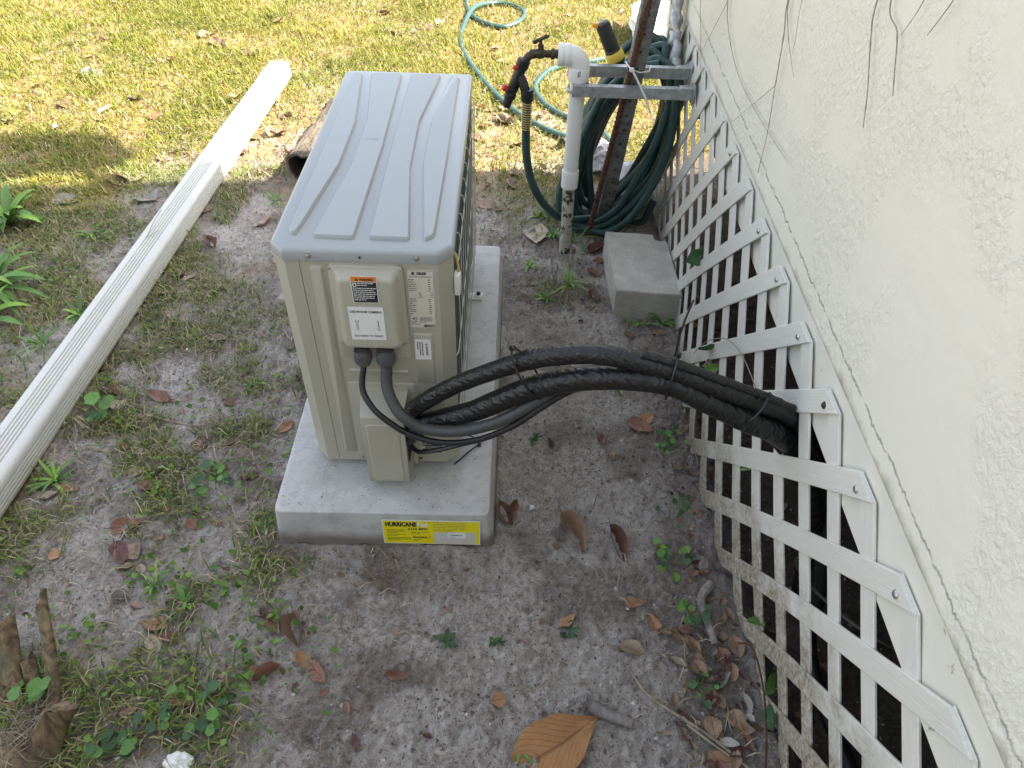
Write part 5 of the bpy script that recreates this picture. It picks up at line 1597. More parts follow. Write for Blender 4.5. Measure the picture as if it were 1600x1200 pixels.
bmesh.ops.create_icosphere(bm, subdivisions=3, radius=1)
for v in bm.verts:
    n = fbm(np.array([v.co.x * 2 + v.co.z]), np.array([v.co.y * 2]), 1.8, 3, 91)[0] - .5
    v.co = Vector((v.co.x * 0.028 * (1 + n), v.co.y * 0.018 * (1 + n), v.co.z * 0.012 * (1 + 2 * n))) + Vector((-0.157, -0.655, gz(-0.157, -0.655) + 0.01))
m.bm(bm)
m.build('paper_scrap', MAT['paper'], None, smooth=25, label='torn white paper scrap at the near edge below the clover', cat='paper', loc=(-0.157, -0.655, 0))
for k, (x, y, s, lab) in enumerate([(0.948, -0.195, 0.017, 'tan knobbly pebble at the lattice foot above the gnarled root'), (0.640, -0.515, 0.010, 'pale dirt clod at the end of the stubby stick'), (0.742, -0.385, 0.017, 'dark round soil clod left of the curled pale leaf'), (0.538, -0.020, 0.006, 'white pebble on the sand right of the pad')]):
    bm = bmesh.new()
    bmesh.ops.create_icosphere(bm, subdivisions=3, radius=1)
    for v in bm.verts:
        n = fbm(np.array([v.co.x * 2 + v.co.z]), np.array([v.co.y * 2 - v.co.z]), 1.6, 3, 95 + k)[0] - .5
        v.co = v.co * s * (1 + 1.2 * n)
        v.co.z *= 0.8
        v.co += Vector((x, y, gz(x, y) + s * 0.4))
    m = MB()
    m.bm(bm)
    m.build('pebble' if k != 2 else 'soil_clod', MAT['stick'] if k != 3 else MAT['paper'], None, smooth=60, label=lab, cat='pebble' if k != 2 else 'clod', loc=(x, y, gz(x, y)))

# ------------------------------------------------------------------ leaves
def leaf_mesh(seed, curl=0.5, fold=0.3, twist=0.2, shape=0, droop=0.0):
    """unit length along x, width 1 across y (scaled per object), lying flat"""
    R = random.Random(seed)
    nx, ny = 12, 6
    V, UV, F = [], [], []
    w1, w2 = R.uniform(-0.06, 0.06), R.uniform(-0.06, 0.06)
    for i in range(nx + 1):
        t = i / nx
        if shape == 0:   wd = math.sin(math.pi * min(1, t * 0.98 + 0.01)) ** 0.85 * (1 - 0.25 * (t - 0.4))
        elif shape == 1: wd = (math.sin(math.pi * t ** 0.75)) ** 0.9
        elif shape == 2: wd = min(1, 3.2 * t) ** 0.6 * (1 - t ** 3.0) * 1.0
        else:            wd = math.sin(math.pi * t) ** 0.7 * (0.72 + 0.28 * math.cos(t * 21 + seed))
        wd = max(wd, 0.03)
        for j in range(ny + 1):
            s = j / ny * 2 - 1
            y = s * wd * 0.5 * (1 + 0.05 * math.sin(t * 17 + j * 2.0 + seed))
            z = fold * abs(s) * wd * 0.5
            z += curl * 0.22 * (2 * t - 1) ** 2 + droop * 0.12 * t
            z += 0.035 * math.sin(t * 7 + seed) * s + twist * 0.25 * (t - 0.5) * s * wd + 0.03 * math.sin(t * 13 + s * 4 + seed)
            V.append((t - 0.5, y + w1 * math.sin(t * 3.1) + w2 * t * t, z))
            UV.append((t, j / ny))
    for i in range(nx):
        for j in range(ny):
            a = i * (ny + 1) + j
            F.append((a, a + 1, a + ny + 2, a + ny + 1))
    b = len(V)       # stalk
    for i in range(4):
        t = i / 3
        x = -0.5 - 0.16 * t
        z = curl * 0.22 + 0.05 * t * curl
        for dy, dz in ((-0.018, 0), (0.018, 0), (0, 0.016)):
            V.append((x, w1 * 0 + dy * 1.2, z + dz))
            UV.append((0.02, 0.5))
    for i in range(3):
        for k in range(3):
            F.append((b + i * 3 + k, b + i * 3 + (k + 1) % 3, b + i * 3 + 3 + (k + 1) % 3, b + i * 3 + 3 + k))
    me = bpy.data.meshes.new('leaf')
    me.from_pydata(V, [], F)
    ul = me.uv_layers.new(name='UVMap')
    for lpp in me.loops:
        ul.data[lpp.index].uv = UV[lpp.vertex_index]
    me.shade_smooth()
    zmin = sorted(v[2] for v in V)[len(V) // 6]
    for v in me.vertices:
        v.co.z -= zmin
    return me
LM = {}
def leaf_obj(name, kind, x, y, ang, ln, wid, col, label, group=None, lift=0.0, tilt=(0, 0), cat='dead leaf', z=None):
    key = (kind, col)
    if key not in LM:
        curl, fold, twist, shape, droop = KINDS[kind]
        me = leaf_mesh(hash(kind) % 97 if isinstance(kind, int) else 5, curl, fold, twist, shape, droop)
        me.materials.append(LEAF[col])
        LM[key] = me
    o = bpy.data.objects.new(name, LM[key])
    C.objects.link(o)
    o.scale = (ln, ln * wid * 1.15, ln * 0.9)
    if z is None:            # rest on the bumps of the soil under the whole leaf
        e = ln * 0.35
        hs_ = ground_h(np.array([x, x + e, x - e, x, x, x + e * .7, x - e * .7, x + e * .7, x - e * .7]), np.array([y, y, y, y + e, y - e, y + e * .7, y - e * .7, y - e * .7, y + e * .7]))
        nrm = Vector((-(hs_[1] - hs_[2]) / (2 * e), -(hs_[3] - hs_[4]) / (2 * e), 1)).normalized()
        qz = float(hs_.mean() * 0.35 + hs_.max() * 0.65)
        R3 = Vector((0, 0, 1)).rotation_difference(nrm).to_matrix() @ Matrix.Rotation(math.radians(ang), 3, 'Z') @ Matrix.Rotation(tilt[0], 3, 'X') @ Matrix.Rotation(tilt[1], 3, 'Y')
        o.rotation_euler = R3.to_euler()
        o.location = (x, y, qz + lift)
    else:
        o.location = (x, y, z + lift)
        o.rotation_euler = (tilt[0], tilt[1], math.radians(ang))
    return tag(o, label, cat, group)
KINDS = {0: (0.5, 0.3, 0.4, 0, 0.3), 1: (0.9, 0.6, 0.7, 0, 0), 2: (0.4, 0.25, -0.6, 1, 0.2), 3: (1.2, 0.9, 0.8, 0, 0), 4: (0.6, 0.45, -0.8, 2, 0.6),
         5: (0.2, 0.12, 0.25, 2, 0.1), 6: (1.0, 0.35, -1.1, 1, 0.5), 7: (0.6, 0.45, 0.6, 3, 0.0), 8: (1.3, 1.4, 0.7, 0, 0.2), 9: (0.3, 0.3, 0.3, 0, 0.1)}
WORD = {'b': 'brown', 'r': 'reddish brown', 'o': 'orange brown', 't': 'tan', 'p': 'pinkish', 'g': 'grey', 'm': 'dark maroon'}
LEAVES = [
(-1.716,2.675,-57,0.13,0.75,'g','large grey curled dead leaf on the sunlit lawn, upper left'),
(-1.406,2.9,-8,0.13,0.35,'t','pale tan leaf lying flat on the sunlit lawn beyond the grey leaf'),
(-1.303,3.316,36,0.13,0.45,'b','crumpled orange brown leaf, farthest one on the sunlit lawn'),
(-1.21,3.176,-36,0.129,0.5,'b',None),
(-1.482,2.26,56,0.083,0.4,'t',None),
(-1.479,2.181,-40,0.13,0.4,'b',None),
(-1.684,2.29,-35,0.129,0.4,'b',None),
(-1.105,1.627,96,0.13,0.85,'t','broad brown leaf half in the sun left of the downspout'),
(-1.139,1.565,-33,0.114,0.5,'b','rusty leaf beside the broad brown leaf at the shadow edge'),
(-0.988,1.454,-15,0.109,0.7,'g','oval grey leaf in the shade close to the left side of the downspout'),
(-1.284,1.402,3,0.128,0.5,'g','wide pale grey leaf with a torn edge near the leafy weed'),
(-1.056,1.792,-16,0.069,0.5,'b',None),
(-1.024,2.416,-7,0.073,0.45,'b',None),
(-1.395,2.395,-17,0.088,0.4,'b',None),
(-0.999,1.868,27,0.064,0.4,'b',None),
(-2.262,3.236,5,0.077,0.45,'b',None),
(-1.99,3.156,-19,0.088,0.4,'b',None),
(-1.871,3.219,52,0.075,0.4,'b',None),
(-0.991,3.014,-36,0.112,0.4,'b',None),
(-1.02,3.643,-21,0.092,0.4,'b',None),
(-0.439,3.354,5,0.082,0.4,'b',None),
(-0.221,3.43,-32,0.114,0.4,'b',None),
(0.029,3.688,65,0.13,0.4,'b',None),
(0.236,3.102,-21,0.078,0.4,'t',None),
(-1.026,2.758,-19,0.078,0.4,'b',None),
(-1.037,2.163,52,0.058,0.4,'b',None),
(-0.875,2.071,-17,0.067,0.4,'b',None),
(-0.698,2.016,4,0.063,0.4,'b',None),
(-0.727,2.369,-26,0.085,0.4,'b',None),
(-0.713,1.856,27,0.055,0.4,'b',None),
(0.423,3.049,-21,0.092,0.45,'t',None),
(0.363,3.133,5,0.074,0.5,'t',None),
(0.476,2.579,-8,0.1,0.4,'b',None),
(0.374,2.654,28,0.111,0.4,'b',None),
(0.446,2.268,-38,0.104,0.45,'b',None),
(0.364,2.411,-19,0.081,0.4,'b',None),
(0.507,2.031,41,0.089,0.4,'b',None),
(0.568,2.101,-18,0.068,0.4,'t',None),
(0.493,1.752,-49,0.073,0.5,'t',None),
(0.345,2.204,4,0.068,0.4,'b',None),
(0.784,3.469,-45,0.099,0.4,'b',None),
(0.692,3.633,6,0.073,0.4,'t',None),
(0.843,2.867,5,0.064,0.4,'b',None),
(0.57,1.272,-86,0.13,0.62,'t','upright tan leaf lying between the pad and the white standpipe'),
(0.484,1.667,-59,0.089,0.55,'p',None),
(0.367,1.489,-46,0.088,0.6,'p','pinkish leaf at the back corner of the unit'),
(0.427,1.467,3,0.047,0.5,'b',None),
(0.596,1.634,3,0.044,0.5,'g',None),
(-0.73,1.378,3,0.059,0.5,'b',None),
(-0.636,1.136,-52,0.089,0.45,'r','small red leaf on the sand beside the downspout'),
(-0.694,0.934,-13,0.069,0.5,'b','curled brown leaf tucked under the right edge of the downspout'),
(-0.642,0.913,57,0.056,0.45,'t',None),
(-0.703,0.821,-6,0.067,0.5,'r','flat reddish leaf below the curled ones by the downspout'),
(-0.478,1.306,79,0.081,0.5,'p',None),
(-0.499,1.281,70,0.052,0.5,'g',None),
(-0.664,0.512,-5,0.057,0.45,'r','narrow red leaf nearest the downspout on the sand'),
(-0.454,0.606,-24,0.063,0.5,'p','small pink leaf on the pale sand left of the unit'),
(-0.542,0.334,-22,0.088,0.4,'r','long reddish brown leaf in the middle of the patchy grass'),
(-0.652,0.294,-51,0.056,0.8,'t','round tan leaf under the reddish leaf cluster'),
(-0.689,0.342,-11,0.065,0.5,'r',None),
(-0.343,0.33,-28,0.045,0.5,'r',None),
(-0.159,0.239,52,0.055,0.45,'o','orange oval leaf beside the left edge of the concrete pad'),
(-0.22,0.344,47,0.03,0.4,'p',None),
(-0.373,0.16,-66,0.06,0.6,'r','upright red leaf in the grass left of the pad'),
(-0.29,0.163,16,0.036,0.4,'r',None),
(-0.51,0.053,2,0.046,0.6,'t','tan cupped leaf in the weeds below the twig'),
(-0.558,0.136,64,0.04,0.6,'r',None),
(-0.519,0.123,9,0.049,0.4,'t',None),
(-0.306,0.083,71,0.036,0.6,'t',None),
(-0.449,0.061,54,0.057,0.35,'g',None),
(-0.46,0.008,-20,0.057,0.5,'r',None),
(-0.656,-0.004,-10,0.053,0.6,'o','ragged rust coloured leaf at the foot of the downspout'),
(-0.689,-0.029,31,0.05,0.45,'t',None),
(-0.213,0.05,44,0.058,0.5,'m','dark maroon lobed leaf left of the pad corner'),
(-0.459,-0.115,22,0.082,0.4,'r','long wavy brown leaf lying flat among the left weeds'),
(-0.417,-0.181,58,0.052,0.85,'p','pinkish heart shaped leaf below the long wavy leaf'),
(-0.454,-0.196,-55,0.068,0.5,'m',None),
(-0.426,-0.228,43,0.047,0.45,'b',None),
(-0.402,-0.308,-4,0.05,0.5,'g','pale grey folded leaf under the tall weeds'),
(-0.309,-0.365,1,0.059,0.55,'o','glossy orange oval leaf in the clover patch'),
(-0.274,-0.393,1,0.047,0.45,'r','brown leaf touching the glossy orange one'),
(-0.297,-0.409,-41,0.051,0.6,'t','veined tan leaf just under the glossy orange one'),
(-0.196,-0.529,-17,0.063,0.55,'r','triangular brown leaf at the clover edge'),
(-0.289,-0.556,24,0.027,0.5,'p',None),
(-0.314,-0.099,-44,0.037,0.6,'r',None),
(-0.253,-0.095,-10,0.033,0.6,'o',None),
(-0.595,-0.206,1,0.036,0.7,'o',None),
(-0.364,-0.326,1,0.031,0.5,'p',None),
(-0.314,-0.48,67,0.025,0.5,'r',None),
(-0.035,-0.475,36,0.063,0.32,'r','folded red brown leaf left of the curled tan strip'),
(0.008,-0.381,-69,0.095,0.4,'b','long curled tan leaf strip below the pad'),
(0.039,-0.443,-27,0.066,0.5,'o','orange leaf in the small heap below the pad'),
(0.075,-0.473,-44,0.06,0.5,'r','brown leaf at the lower end of the small heap'),
(-0.044,-0.366,-52,0.06,0.4,'b',None),
(-0.068,-0.344,-44,0.047,0.4,'m',None),
(0.094,-0.514,58,0.034,0.35,'r',None),
(0.146,-0.546,-71,0.032,0.4,'b',None),
(0.032,-0.504,82,0.026,0.4,'m',None),
(0.469,-0.06,-64,0.083,0.4,'r','twisted brown leaf against the front right corner of the pad'),
(0.485,-0.039,65,0.066,0.3,'r',None),
(0.638,-0.104,-68,0.13,0.38,'b','large boat shaped curled leaf on the sand right of the pad'),
(0.743,-0.139,-76,0.102,0.34,'r','long rust leaf right of the boat shaped one'),
(0.851,0.255,-26,0.076,0.6,'r','broad brown leaf on the sand under the pipe bundle'),
(0.878,0.289,46,0.052,0.6,'o','small tan leaf resting on the broad brown one'),
(0.767,-0.298,-4,0.053,0.5,'o','tan oval leaf lying flat near the lattice'),
(0.612,-0.346,51,0.06,0.4,'o','pale orange leaf standing by a sprig in the sand'),
(0.808,-0.35,-70,0.055,0.45,'o','orange brown leaf just below the tan oval one'),
(0.46,-0.517,16,0.035,0.8,'o','small split orange leaf on the bare sand'),
(0.245,-0.476,-4,0.063,0.28,'r','half buried red leaf strip in the sand'),
(0.32,-0.6,-27,0.026,0.4,'m',None),
(0.176,-0.614,-71,0.038,0.4,'m',None),
(0.784,1.029,-23,0.067,0.5,'r','brown leaf against the left side of the concrete block'),
(0.809,1.104,3,0.053,0.5,'r',None),
(0.802,1.189,50,0.103,0.5,'m',None),
(0.768,0.878,-75,0.072,0.5,'m',None),
(0.514,-0.408,-41,0.028,0.3,'b',None),
(0.889,-0.445,-80,0.062,0.45,'b','curled leaf in the litter beside the lattice foot'),
(0.933,-0.363,-92,0.061,0.5,'r','reddish leaf standing in the litter by the lattice'),
(0.948,-0.43,-70,0.053,0.6,'r',None),
(0.883,-0.402,-57,0.059,0.35,'b',None),
(0.983,-0.4,-83,0.053,0.6,'b',None),
(0.898,-0.473,-21,0.046,0.5,'b',None),
(0.932,-0.473,36,0.053,0.5,'g',None),
(0.963,-0.458,-93,0.042,0.6,'b',None),
(0.975,-0.526,-88,0.051,0.6,'g',None),
(0.899,-0.572,-91,0.05,0.7,'b',None),
(0.948,-0.559,-92,0.05,0.7,'b',None),
(0.848,-0.439,-32,0.039,0.4,'t',None),
(0.746,-0.422,-21,0.06,0.45,'t','curled pale leaf with its edges rolled on the sand'),
(0.904,-0.64,1,0.056,0.7,'o','round brown leaf at the bottom of the litter by the lattice'),
(0.964,-0.603,-69,0.038,0.4,'r',None),
(0.843,-0.592,-66,0.058,0.2,'b',None),
(0.806,-0.58,1,0.026,0.3,'t',None),
(0.857,-0.387,-21,0.035,0.5,'b',None),
(0.985,-0.323,-72,0.035,0.5,'b',None),
(0.925,-0.292,-71,0.033,0.5,'b',None),
(0.792,0.612,-13,0.041,0.4,'b',None),
(0.968,0.684,2,0.051,0.5,'b',None),
(0.873,0.68,-29,0.043,0.4,'r',None),
(0.592,0.194,-68,0.035,0.3,'m',None),
(0.736,0.198,-71,0.057,0.35,'m',None),
(0.765,0.129,-12,0.042,0.5,'b',None),
(0.561,0.952,-30,0.034,0.5,'b',None),
]

def zone(x, y):
    if y > 1.75 or (x < -0.95 and y > 1.25): return 'lying on the sunlit lawn'
    if x > 0.74 and y < 0.0: return 'in the litter at the near foot of the lattice'
    if x > 0.45: return 'on the shaded soil between pad and lattice'
    if x < -0.05 or y > 1.0: return 'on the patchy ground between downspout and pad'
    return 'on the bare sand in front of the pad'
SPECIAL = {'boat shaped': 8, 'curled tan leaf strip': 8, 'twisted brown': 3, 'lobed': 7, 'folded': 8, 'wavy': 6, 'heart': 5, 'long rust': 3, 'edges rolled': 8, 'flat': 5, 'oval': 9, 'large grey curled': 5, 'triangular': 5, 'round': 5, 'glossy': 9, 'upright tan': 2, 'crumpled': 6, 'broad': 2}
for i, (x, y, a, ln, w, col, lab) in enumerate(LEAVES):
    kind = (i * 7) % 10
    if kind == 8: kind = 1
    if lab:
        for k_, v_ in SPECIAL.items():
            if k_ in lab:
                kind = v_
                break
    g = None
    if not lab:
        zn = zone(x, y)
        g = '%s dead leaves %s' % (WORD[col], zn)
        lab = 'small %s dead leaf %s' % (WORD[col], zn)
    leaf_obj('dead_leaf', kind, x, y, a, ln, max(w, 0.25), col, lab, g, lift=0.002, tilt=(random.uniform(-.15, .15), random.uniform(-.12, .12)))
# extra litter: along the lattice foot, in the crawl space mouth and over the lawn
R_ = random.Random(77)
def scatter(n, fx, cols, lab, group, lo=0.025, hi=0.055, lift=0.004):
    for _ in range(n):
        x, y = fx()
        col = R_.choice(cols)
        leaf_obj('dead_leaf', R_.choice([0, 1, 2, 3, 4, 6, 7, 9]), x, y, R_.uniform(0, 360), R_.uniform(lo, hi), R_.uniform(0.35, 0.65), col, lab % WORD[col], group % WORD[col], lift=lift + R_.uniform(0, .006), tilt=(R_.uniform(-.4, .4), R_.uniform(-.4, .4)))
scatter(34, lambda: (R_.uniform(0.82, 0.985) - 0.0, R_.uniform(-0.68, -0.36)), 'bbbmmg', 'small %s dead leaf in the litter at the near foot of the lattice', '%s dead leaves in the litter at the near foot of the lattice', 0.022, 0.045)
scatter(14, lambda: (R_.uniform(0.90, 0.98), R_.uniform(-0.35, 0.15)), 'bbrm', 'small %s dead leaf in the litter at the near foot of the lattice', '%s dead leaves in the litter at the near foot of the lattice', 0.02, 0.035)
scatter(22, lambda: (R_.uniform(1.06, 1.25), R_.uniform(-0.7, 1.2)), 'bmg', 'shadowed %s dead leaf on the crawl space soil behind the lattice', '%s dead leaves behind the lattice', 0.03, 0.06)
scatter(48, lambda: (R_.uniform(-2.4, 1.2), R_.uniform(2.0, 4.4)), 'bbot', 'small %s dead leaf lying on the sunlit lawn', '%s dead leaves lying on the sunlit lawn', 0.04, 0.085, 0.012)
scatter(26, lambda: (R_.uniform(-0.65, 0.75), R_.uniform(1.62, 2.5)), 'bbot', 'small %s dead leaf lying on the sunlit lawn', '%s dead leaves lying on the sunlit lawn', 0.04, 0.08, 0.008)
scatter(20, lambda: (R_.uniform(-0.66, -0.1), R_.uniform(-0.5, 1.4)), 'brpt', 'small %s dead leaf on the patchy ground between downspout and pad', '%s dead leaves on the patchy ground between downspout and pad', 0.02, 0.04)

# the big orange leaf close to the camera, its near part dusted with sand
big = leaf_mesh(3, 0.14, 0.24, 0.35, 1, 0.1)
big.materials.append(LEAF['O'])
o = bpy.data.objects.new('dead_leaf', big)
C.objects.link(o)
o.location = (0.573, -0.612, gz(0.573, -0.612) + 0.016)
o.scale = (0.205, 0.118, 0.17)
o.rotation_euler = (0.05, -0.05, math.radians(31))
tag(o, 'big orange brown leaf with a strong midrib, largest leaf on the near sand', 'dead leaf')

# ------------------------------------------------------------------ green plants
def blade(m, base, ang, ln, w, rise, droop, mi=0, n=7, fold=0.25):
    """strap leaf: leaves base at heading ang, rises then droops"""
    d = Vector((math.cos(ang), math.sin(ang), 0))
    s = Vector((-d.y, d.x, 0))
    V, UV, F = [], [], []
    p = Vector(base)
    th = rise
    for i in range(n + 1):
        t = i / n
        wd = w * (math.sin(math.pi * min(1, t * 0.9 + 0.1)) ** 0.7) if i < n else w * 0.05
        for j in (-1, 0, 1):
            V.append(p + s * j * wd * 0.5 + Vector((0, 0, abs(j) * wd * fold)))
            UV.append((t, (j + 1) / 2))
        p = p + (d * math.cos(th) + Vector((0, 0, math.sin(th)))) * ln / n
        th -= droop / n
    for i in range(n):
        for j in range(2):
            a = i * 3 + j
            F.append((a, a + 1, a + 4, a + 3))
    m.add(V, F, mi, UV)

def strap_weed(name, x, y, nbl, ln, w, cols, label, cat, seed, rise=(0.5, 1.3), droop=(0.8, 2.0), group=None):
    R = random.Random(seed)
    root = thing(name, label, cat, (x, y, gz(x, y)), group)
    for k in range(nbl):
        a = 2 * math.pi * (k + R.uniform(-.9, .9)) / nbl
        m = MB()
        blade(m, (x + R.uniform(-.006, .006), y + R.uniform(-.006, .006), gz(x, y)), a, ln * R.uniform(0.6, 1.1), w * R.uniform(.8, 1.2), R.uniform(*rise), R.uniform(*droop))
        m.build('leaf', LEAF[R.choice(cols)], root, smooth=80)
    return root
strap_weed('broadleaf_weed', -1.43, 1.25, 22, 0.20, 0.034, 'llv', 'bright broad leaved weed at the shadow edge, farther plant on the left edge', 'weed', 1)
strap_weed('strap_leaf_plant', -1.26, 0.80, 30, 0.24, 0.024, 'lvv', 'largest clump of long arching green leaves left of the downspout', 'plant', 2)
strap_weed('strap_leaf_plant', -1.20, 0.66, 9, 0.17, 0.026, 'lv', 'small drooping leaf clump just below the long arching one', 'plant', 3)
tufts = [
 (0.685, 0.955, 14, 0.095, 0.006, 'll', 'bright grass tuft left of the concrete block'),
 (0.600, 0.865, 8, 0.05, 0.008, 'lv', 'low spreading weed on the sand below the grass tuft'),
 (0.545, 1.06, 9, 0.05, 0.007, 'lv', 'small green weed by the far right corner of the pad'),
 (0.600, 1.42, 14, 0.085, 0.008, 'lv', 'grass clump left of the standpipe coupling'),
 (0.640, 1.26, 12, 0.075, 0.007, 'lv', 'grass clump at the foot of the standpipe'),
 (0.730, 1.22, 6, 0.10, 0.007, 'v', 'few grass blades between the standpipe and the rusty rod'),
 (0.795, 0.435, 3, 0.075, 0.020, 'l', 'lime green two bladed sprout under the pipe bundle'),
 (0.912, 0.740, 7, 0.085, 0.005, 'lv', 'thin grass stems in front of the concrete block'),
 (0.980, 0.735, 5, 0.07, 0.014, 'v', 'small broad weed at the near right corner of the concrete block'),
 (-1.09, 1.18, 9, 0.08, 0.012, 'lv', 'slender weed left of the downspout beside the torn grey leaf'),
 (-0.93, 0.70, 14, 0.10, 0.010, 'lv', 'grassy weed against the left side of the downspout'),
 (-0.98, 0.55, 14, 0.10, 0.007, 'vv', 'dark grass clump against the downspout, below the grassy weed'),
 (-0.48, 1.47, 10, 0.08, 0.006, 'lv', 'grass tuft in front of the hollow log opening'),
 (-0.70, 0.02, 16, 0.085, 0.008, 'lv', 'bright grass clump against the right side of the downspout, nearest one'),
 (-0.34, -0.27, 11, 0.065, 0.006, 'lv', 'thin bladed tuft in the middle of the clover patch'),
 (-0.26, -0.31, 7, 0.055, 0.010, 'lv', 'broad bladed weed beside the glossy orange leaf'),
 (-0.13, -0.10, 8, 0.05, 0.006, 'lv', 'weed with long pale blades left of the pad front corner'),
 (-0.10, 0.17, 9, 0.055, 0.006, 'lv', 'grass tuft against the left edge of the pad'),
 (-0.30, 0.42, 10, 0.05, 0.006, 'v', 'flat grass tuft in the patchy ground above the reddish leaf'),
 (0.345, -0.41, 8, 0.035, 0.010, 'k', 'small dark weed growing in the bare sand trough'),
 (0.450, -0.415, 5, 0.025, 0.010, 'k', 'tiny dark sprout right of the sand trough'),
 (0.612, -0.375, 6, 0.032, 0.013, 'k', 'dark sprig beside the pale orange leaf in the sand'),
 (0.545, 0.205, 6, 0.03, 0.009, 'k', 'wilted dark sprig on the sand right of the pad'),
 (0.505, -0.62, 3, 0.045, 0.007, 'v', 'single grass sprout right of the big orange leaf'),
]
for i, (x, y, nb, ln, w, cols, lab) in enumerate(tufts):
    strap_weed('grass_tuft' if w < 0.009 else 'weed', x, y, nb, ln, w, cols, lab, 'grass tuft' if w < 0.009 else 'weed', 100 + i, (0.3, 1.2), (0.4, 1.6))
# round-leaved weeds along the lattice and in the foreground
def round_weed(x, y, n, spread, s, cols, label, seed, h=0.04, cat='weed', lobes=0):
    R = random.Random(seed)
    root = thing('weed', label, cat, (x, y, gz(x, y)))
    st = MB()
    for k in range(n):
        a, r = R.uniform(0, 6.28), spread * R.random() ** 0.5
        px, py = x + r * math.cos(a), y + r * math.sin(a)
        pz = gz(px, py) + h * R.uniform(0.3, 1.0)
        st.tube([(x + (px - x) * .3, y + (py - y) * .3, gz(x, y)), (px - .2 * (px - x), py - .2 * (py - y), pz * .8), (px, py, pz)], 0.0009, 4)
        m = MB()
        sz = s * R.uniform(.7, 1.2)
        N = 15
        tl = Vector((R.uniform(-.5, .5), R.uniform(-.5, .3), 1)).normalized()
        e1 = tl.orthogonal().normalized(); e2 = tl.cross(e1)
        ph = R.uniform(0, 6.28)
        V = [Vector((px, py, pz))] + [Vector((px, py, pz)) + (e1 * math.cos(ph + 2 * math.pi * q / N) + e2 * math.sin(ph + 2 * math.pi * q / N)) * sz * 0.5 * (0.74 + 0.26 * abs(math.cos(math.pi * q / N)) + 0.05 * math.sin(q * 2.4 + ph)) + tl * sz * (0.10 + 0.05 * math.sin(q * 1.7 + ph)) for q in range(N)]
        m.add(V, [(0, 1 + q, 1 + (q + 1) % N) for q in range(N)], 0, [(0.5, 0.8)] + [(0.5 + 0.5 * math.cos(2 * math.pi * q / N), 0.8 + 0.15 * math.sin(2 * math.pi * q / N)) for q in range(N)])
        m.build('leaf', LEAF[R.choice(cols)], root, smooth=80)
    st.build('stem', LEAF['v'], root)
for i, (x, y, n, sp_r, s, cols, lab) in enumerate([
    (0.925, 0.190, 18, 0.055, 0.020, 'vkv', 'leafy green weed at the lattice foot under the pipes'),
    (0.870, -0.185, 14, 0.050, 0.020, 'vkl', 'green weed with rounded leaves above the gnarled root'),
    (0.898, -0.335, 10, 0.035, 0.019, 'vk', 'small weed beside the lower end of the gnarled root'),
    (0.880, -0.500, 9, 0.040, 0.016, 'vk', 'upright sprig in the litter by the lattice'),
    (0.905, -0.05, 12, 0.05, 0.014, 'k', 'faint low weed at the lattice foot between the two larger ones'),
    (-0.16, -0.585, 18, 0.075, 0.024, 'kkv', 'dark green weed with large soft leaves by the paper scrap'),
    (-0.27, -0.63, 12, 0.05, 0.026, 'kv', 'dark leafy weed between the stump and the paper scrap'),
    (-0.30, 0.02, 12, 0.05, 0.024, 'kv', 'dark rosette of crinkled leaves in the left weeds'),
    (-0.66, 0.23, 6, 0.035, 0.040, 'kv', 'sprig with crinkled dark leaves resting against the downspout'),
    (-0.47, -0.54, 4, 0.03, 0.036, 'v', 'two pale round leaves inside the palm stump')]):
    round_weed(x, y, n, sp_r, s, cols, lab, 300 + i, h=0.05 if i not in (8, 9) else 0.09)
# climbing leaves on the lattice
for (y, z, a, tx, ln, col, lab) in [
    (0.262, 0.300, 200, 0.9, 0.072, 'k', 'dark green climber leaf with a torn brown edge on the lattice above the pipes'),
    (0.245, 0.262, 250, 1.1, 0.040, 'b', 'withered brown leaf hanging below the dark climber leaf'),
    (0.20, 0.285, 20, 0.8, 0.045, 'v', 'small green climber leaf right of the torn one'),
    (0.605, 0.355, 15, 0.9, 0.075, 'k', 'narrow dark green leaf on the lattice beside the concrete block'),
    (-0.515, 0.090, 60, 1.0, 0.060, 'v', 'glossy green heart shaped leaf on the grimy near slats'),
    (-0.395, 0.105, 190, 0.5, 0.050, 'v', 'olive leaf poking out between the grimy near slats'),
    (-0.14, 0.30, 210, 0.6, 0.030, 'v', 'tiny leaf curled over a slat in the middle of the lattice'),
    (-0.57, 0.045, 260, 1.0, 0.062, 'k', 'very dark leaf at the lattice foot near the red stem')]:
    x = lat_x(y, z) - 0.012
    leaf_obj('climber_leaf', 9 if ln > 0.05 else 2, x, y, a, ln, 0.58, col, lab, None, tilt=(tx, -0.3), cat='leaf', z=z)
m = MB()
m.tube(spline([(0.985, 0.36, 0.20), (0.98, 0.28, 0.31), (0.985, 0.20, 0.39), (0.985, 0.12, 0.44), (0.988, 0.04, 0.46), (0.995, -0.05, 0.455)], 6), 0.0011, 5)
m.build('climbing_vine', MAT['vine'], None, label='wiry dark climber stem strung across the lattice above the pipes', cat='stem', loc=(0.985, 0.36, 0.2))
m = MB()
m.tube(spline([(0.985, 0.10, 0.02), (0.970, 0.16, 0.10), (0.975, 0.22, 0.20), (0.985, 0.25, 0.27)], 6), 0.0013, 5)
m.build('climbing_vine', MAT['vine'], None, label='short wiry shoot rising from the lattice foot to the torn climber leaf', cat='stem', loc=(0.985, 0.1, 0.02))

# ------------------------------------------------------------------ ground cover that nobody could count
def scatter_pts(n, x0, x1, y0, y1, dens, seed):
    g = np.random.default_rng(seed)
    x = g.uniform(x0, x1, n)
    y = g.uniform(y0, y1, n)
    k = g.random(n) < dens(x, y)
    return x[k], y[k], g

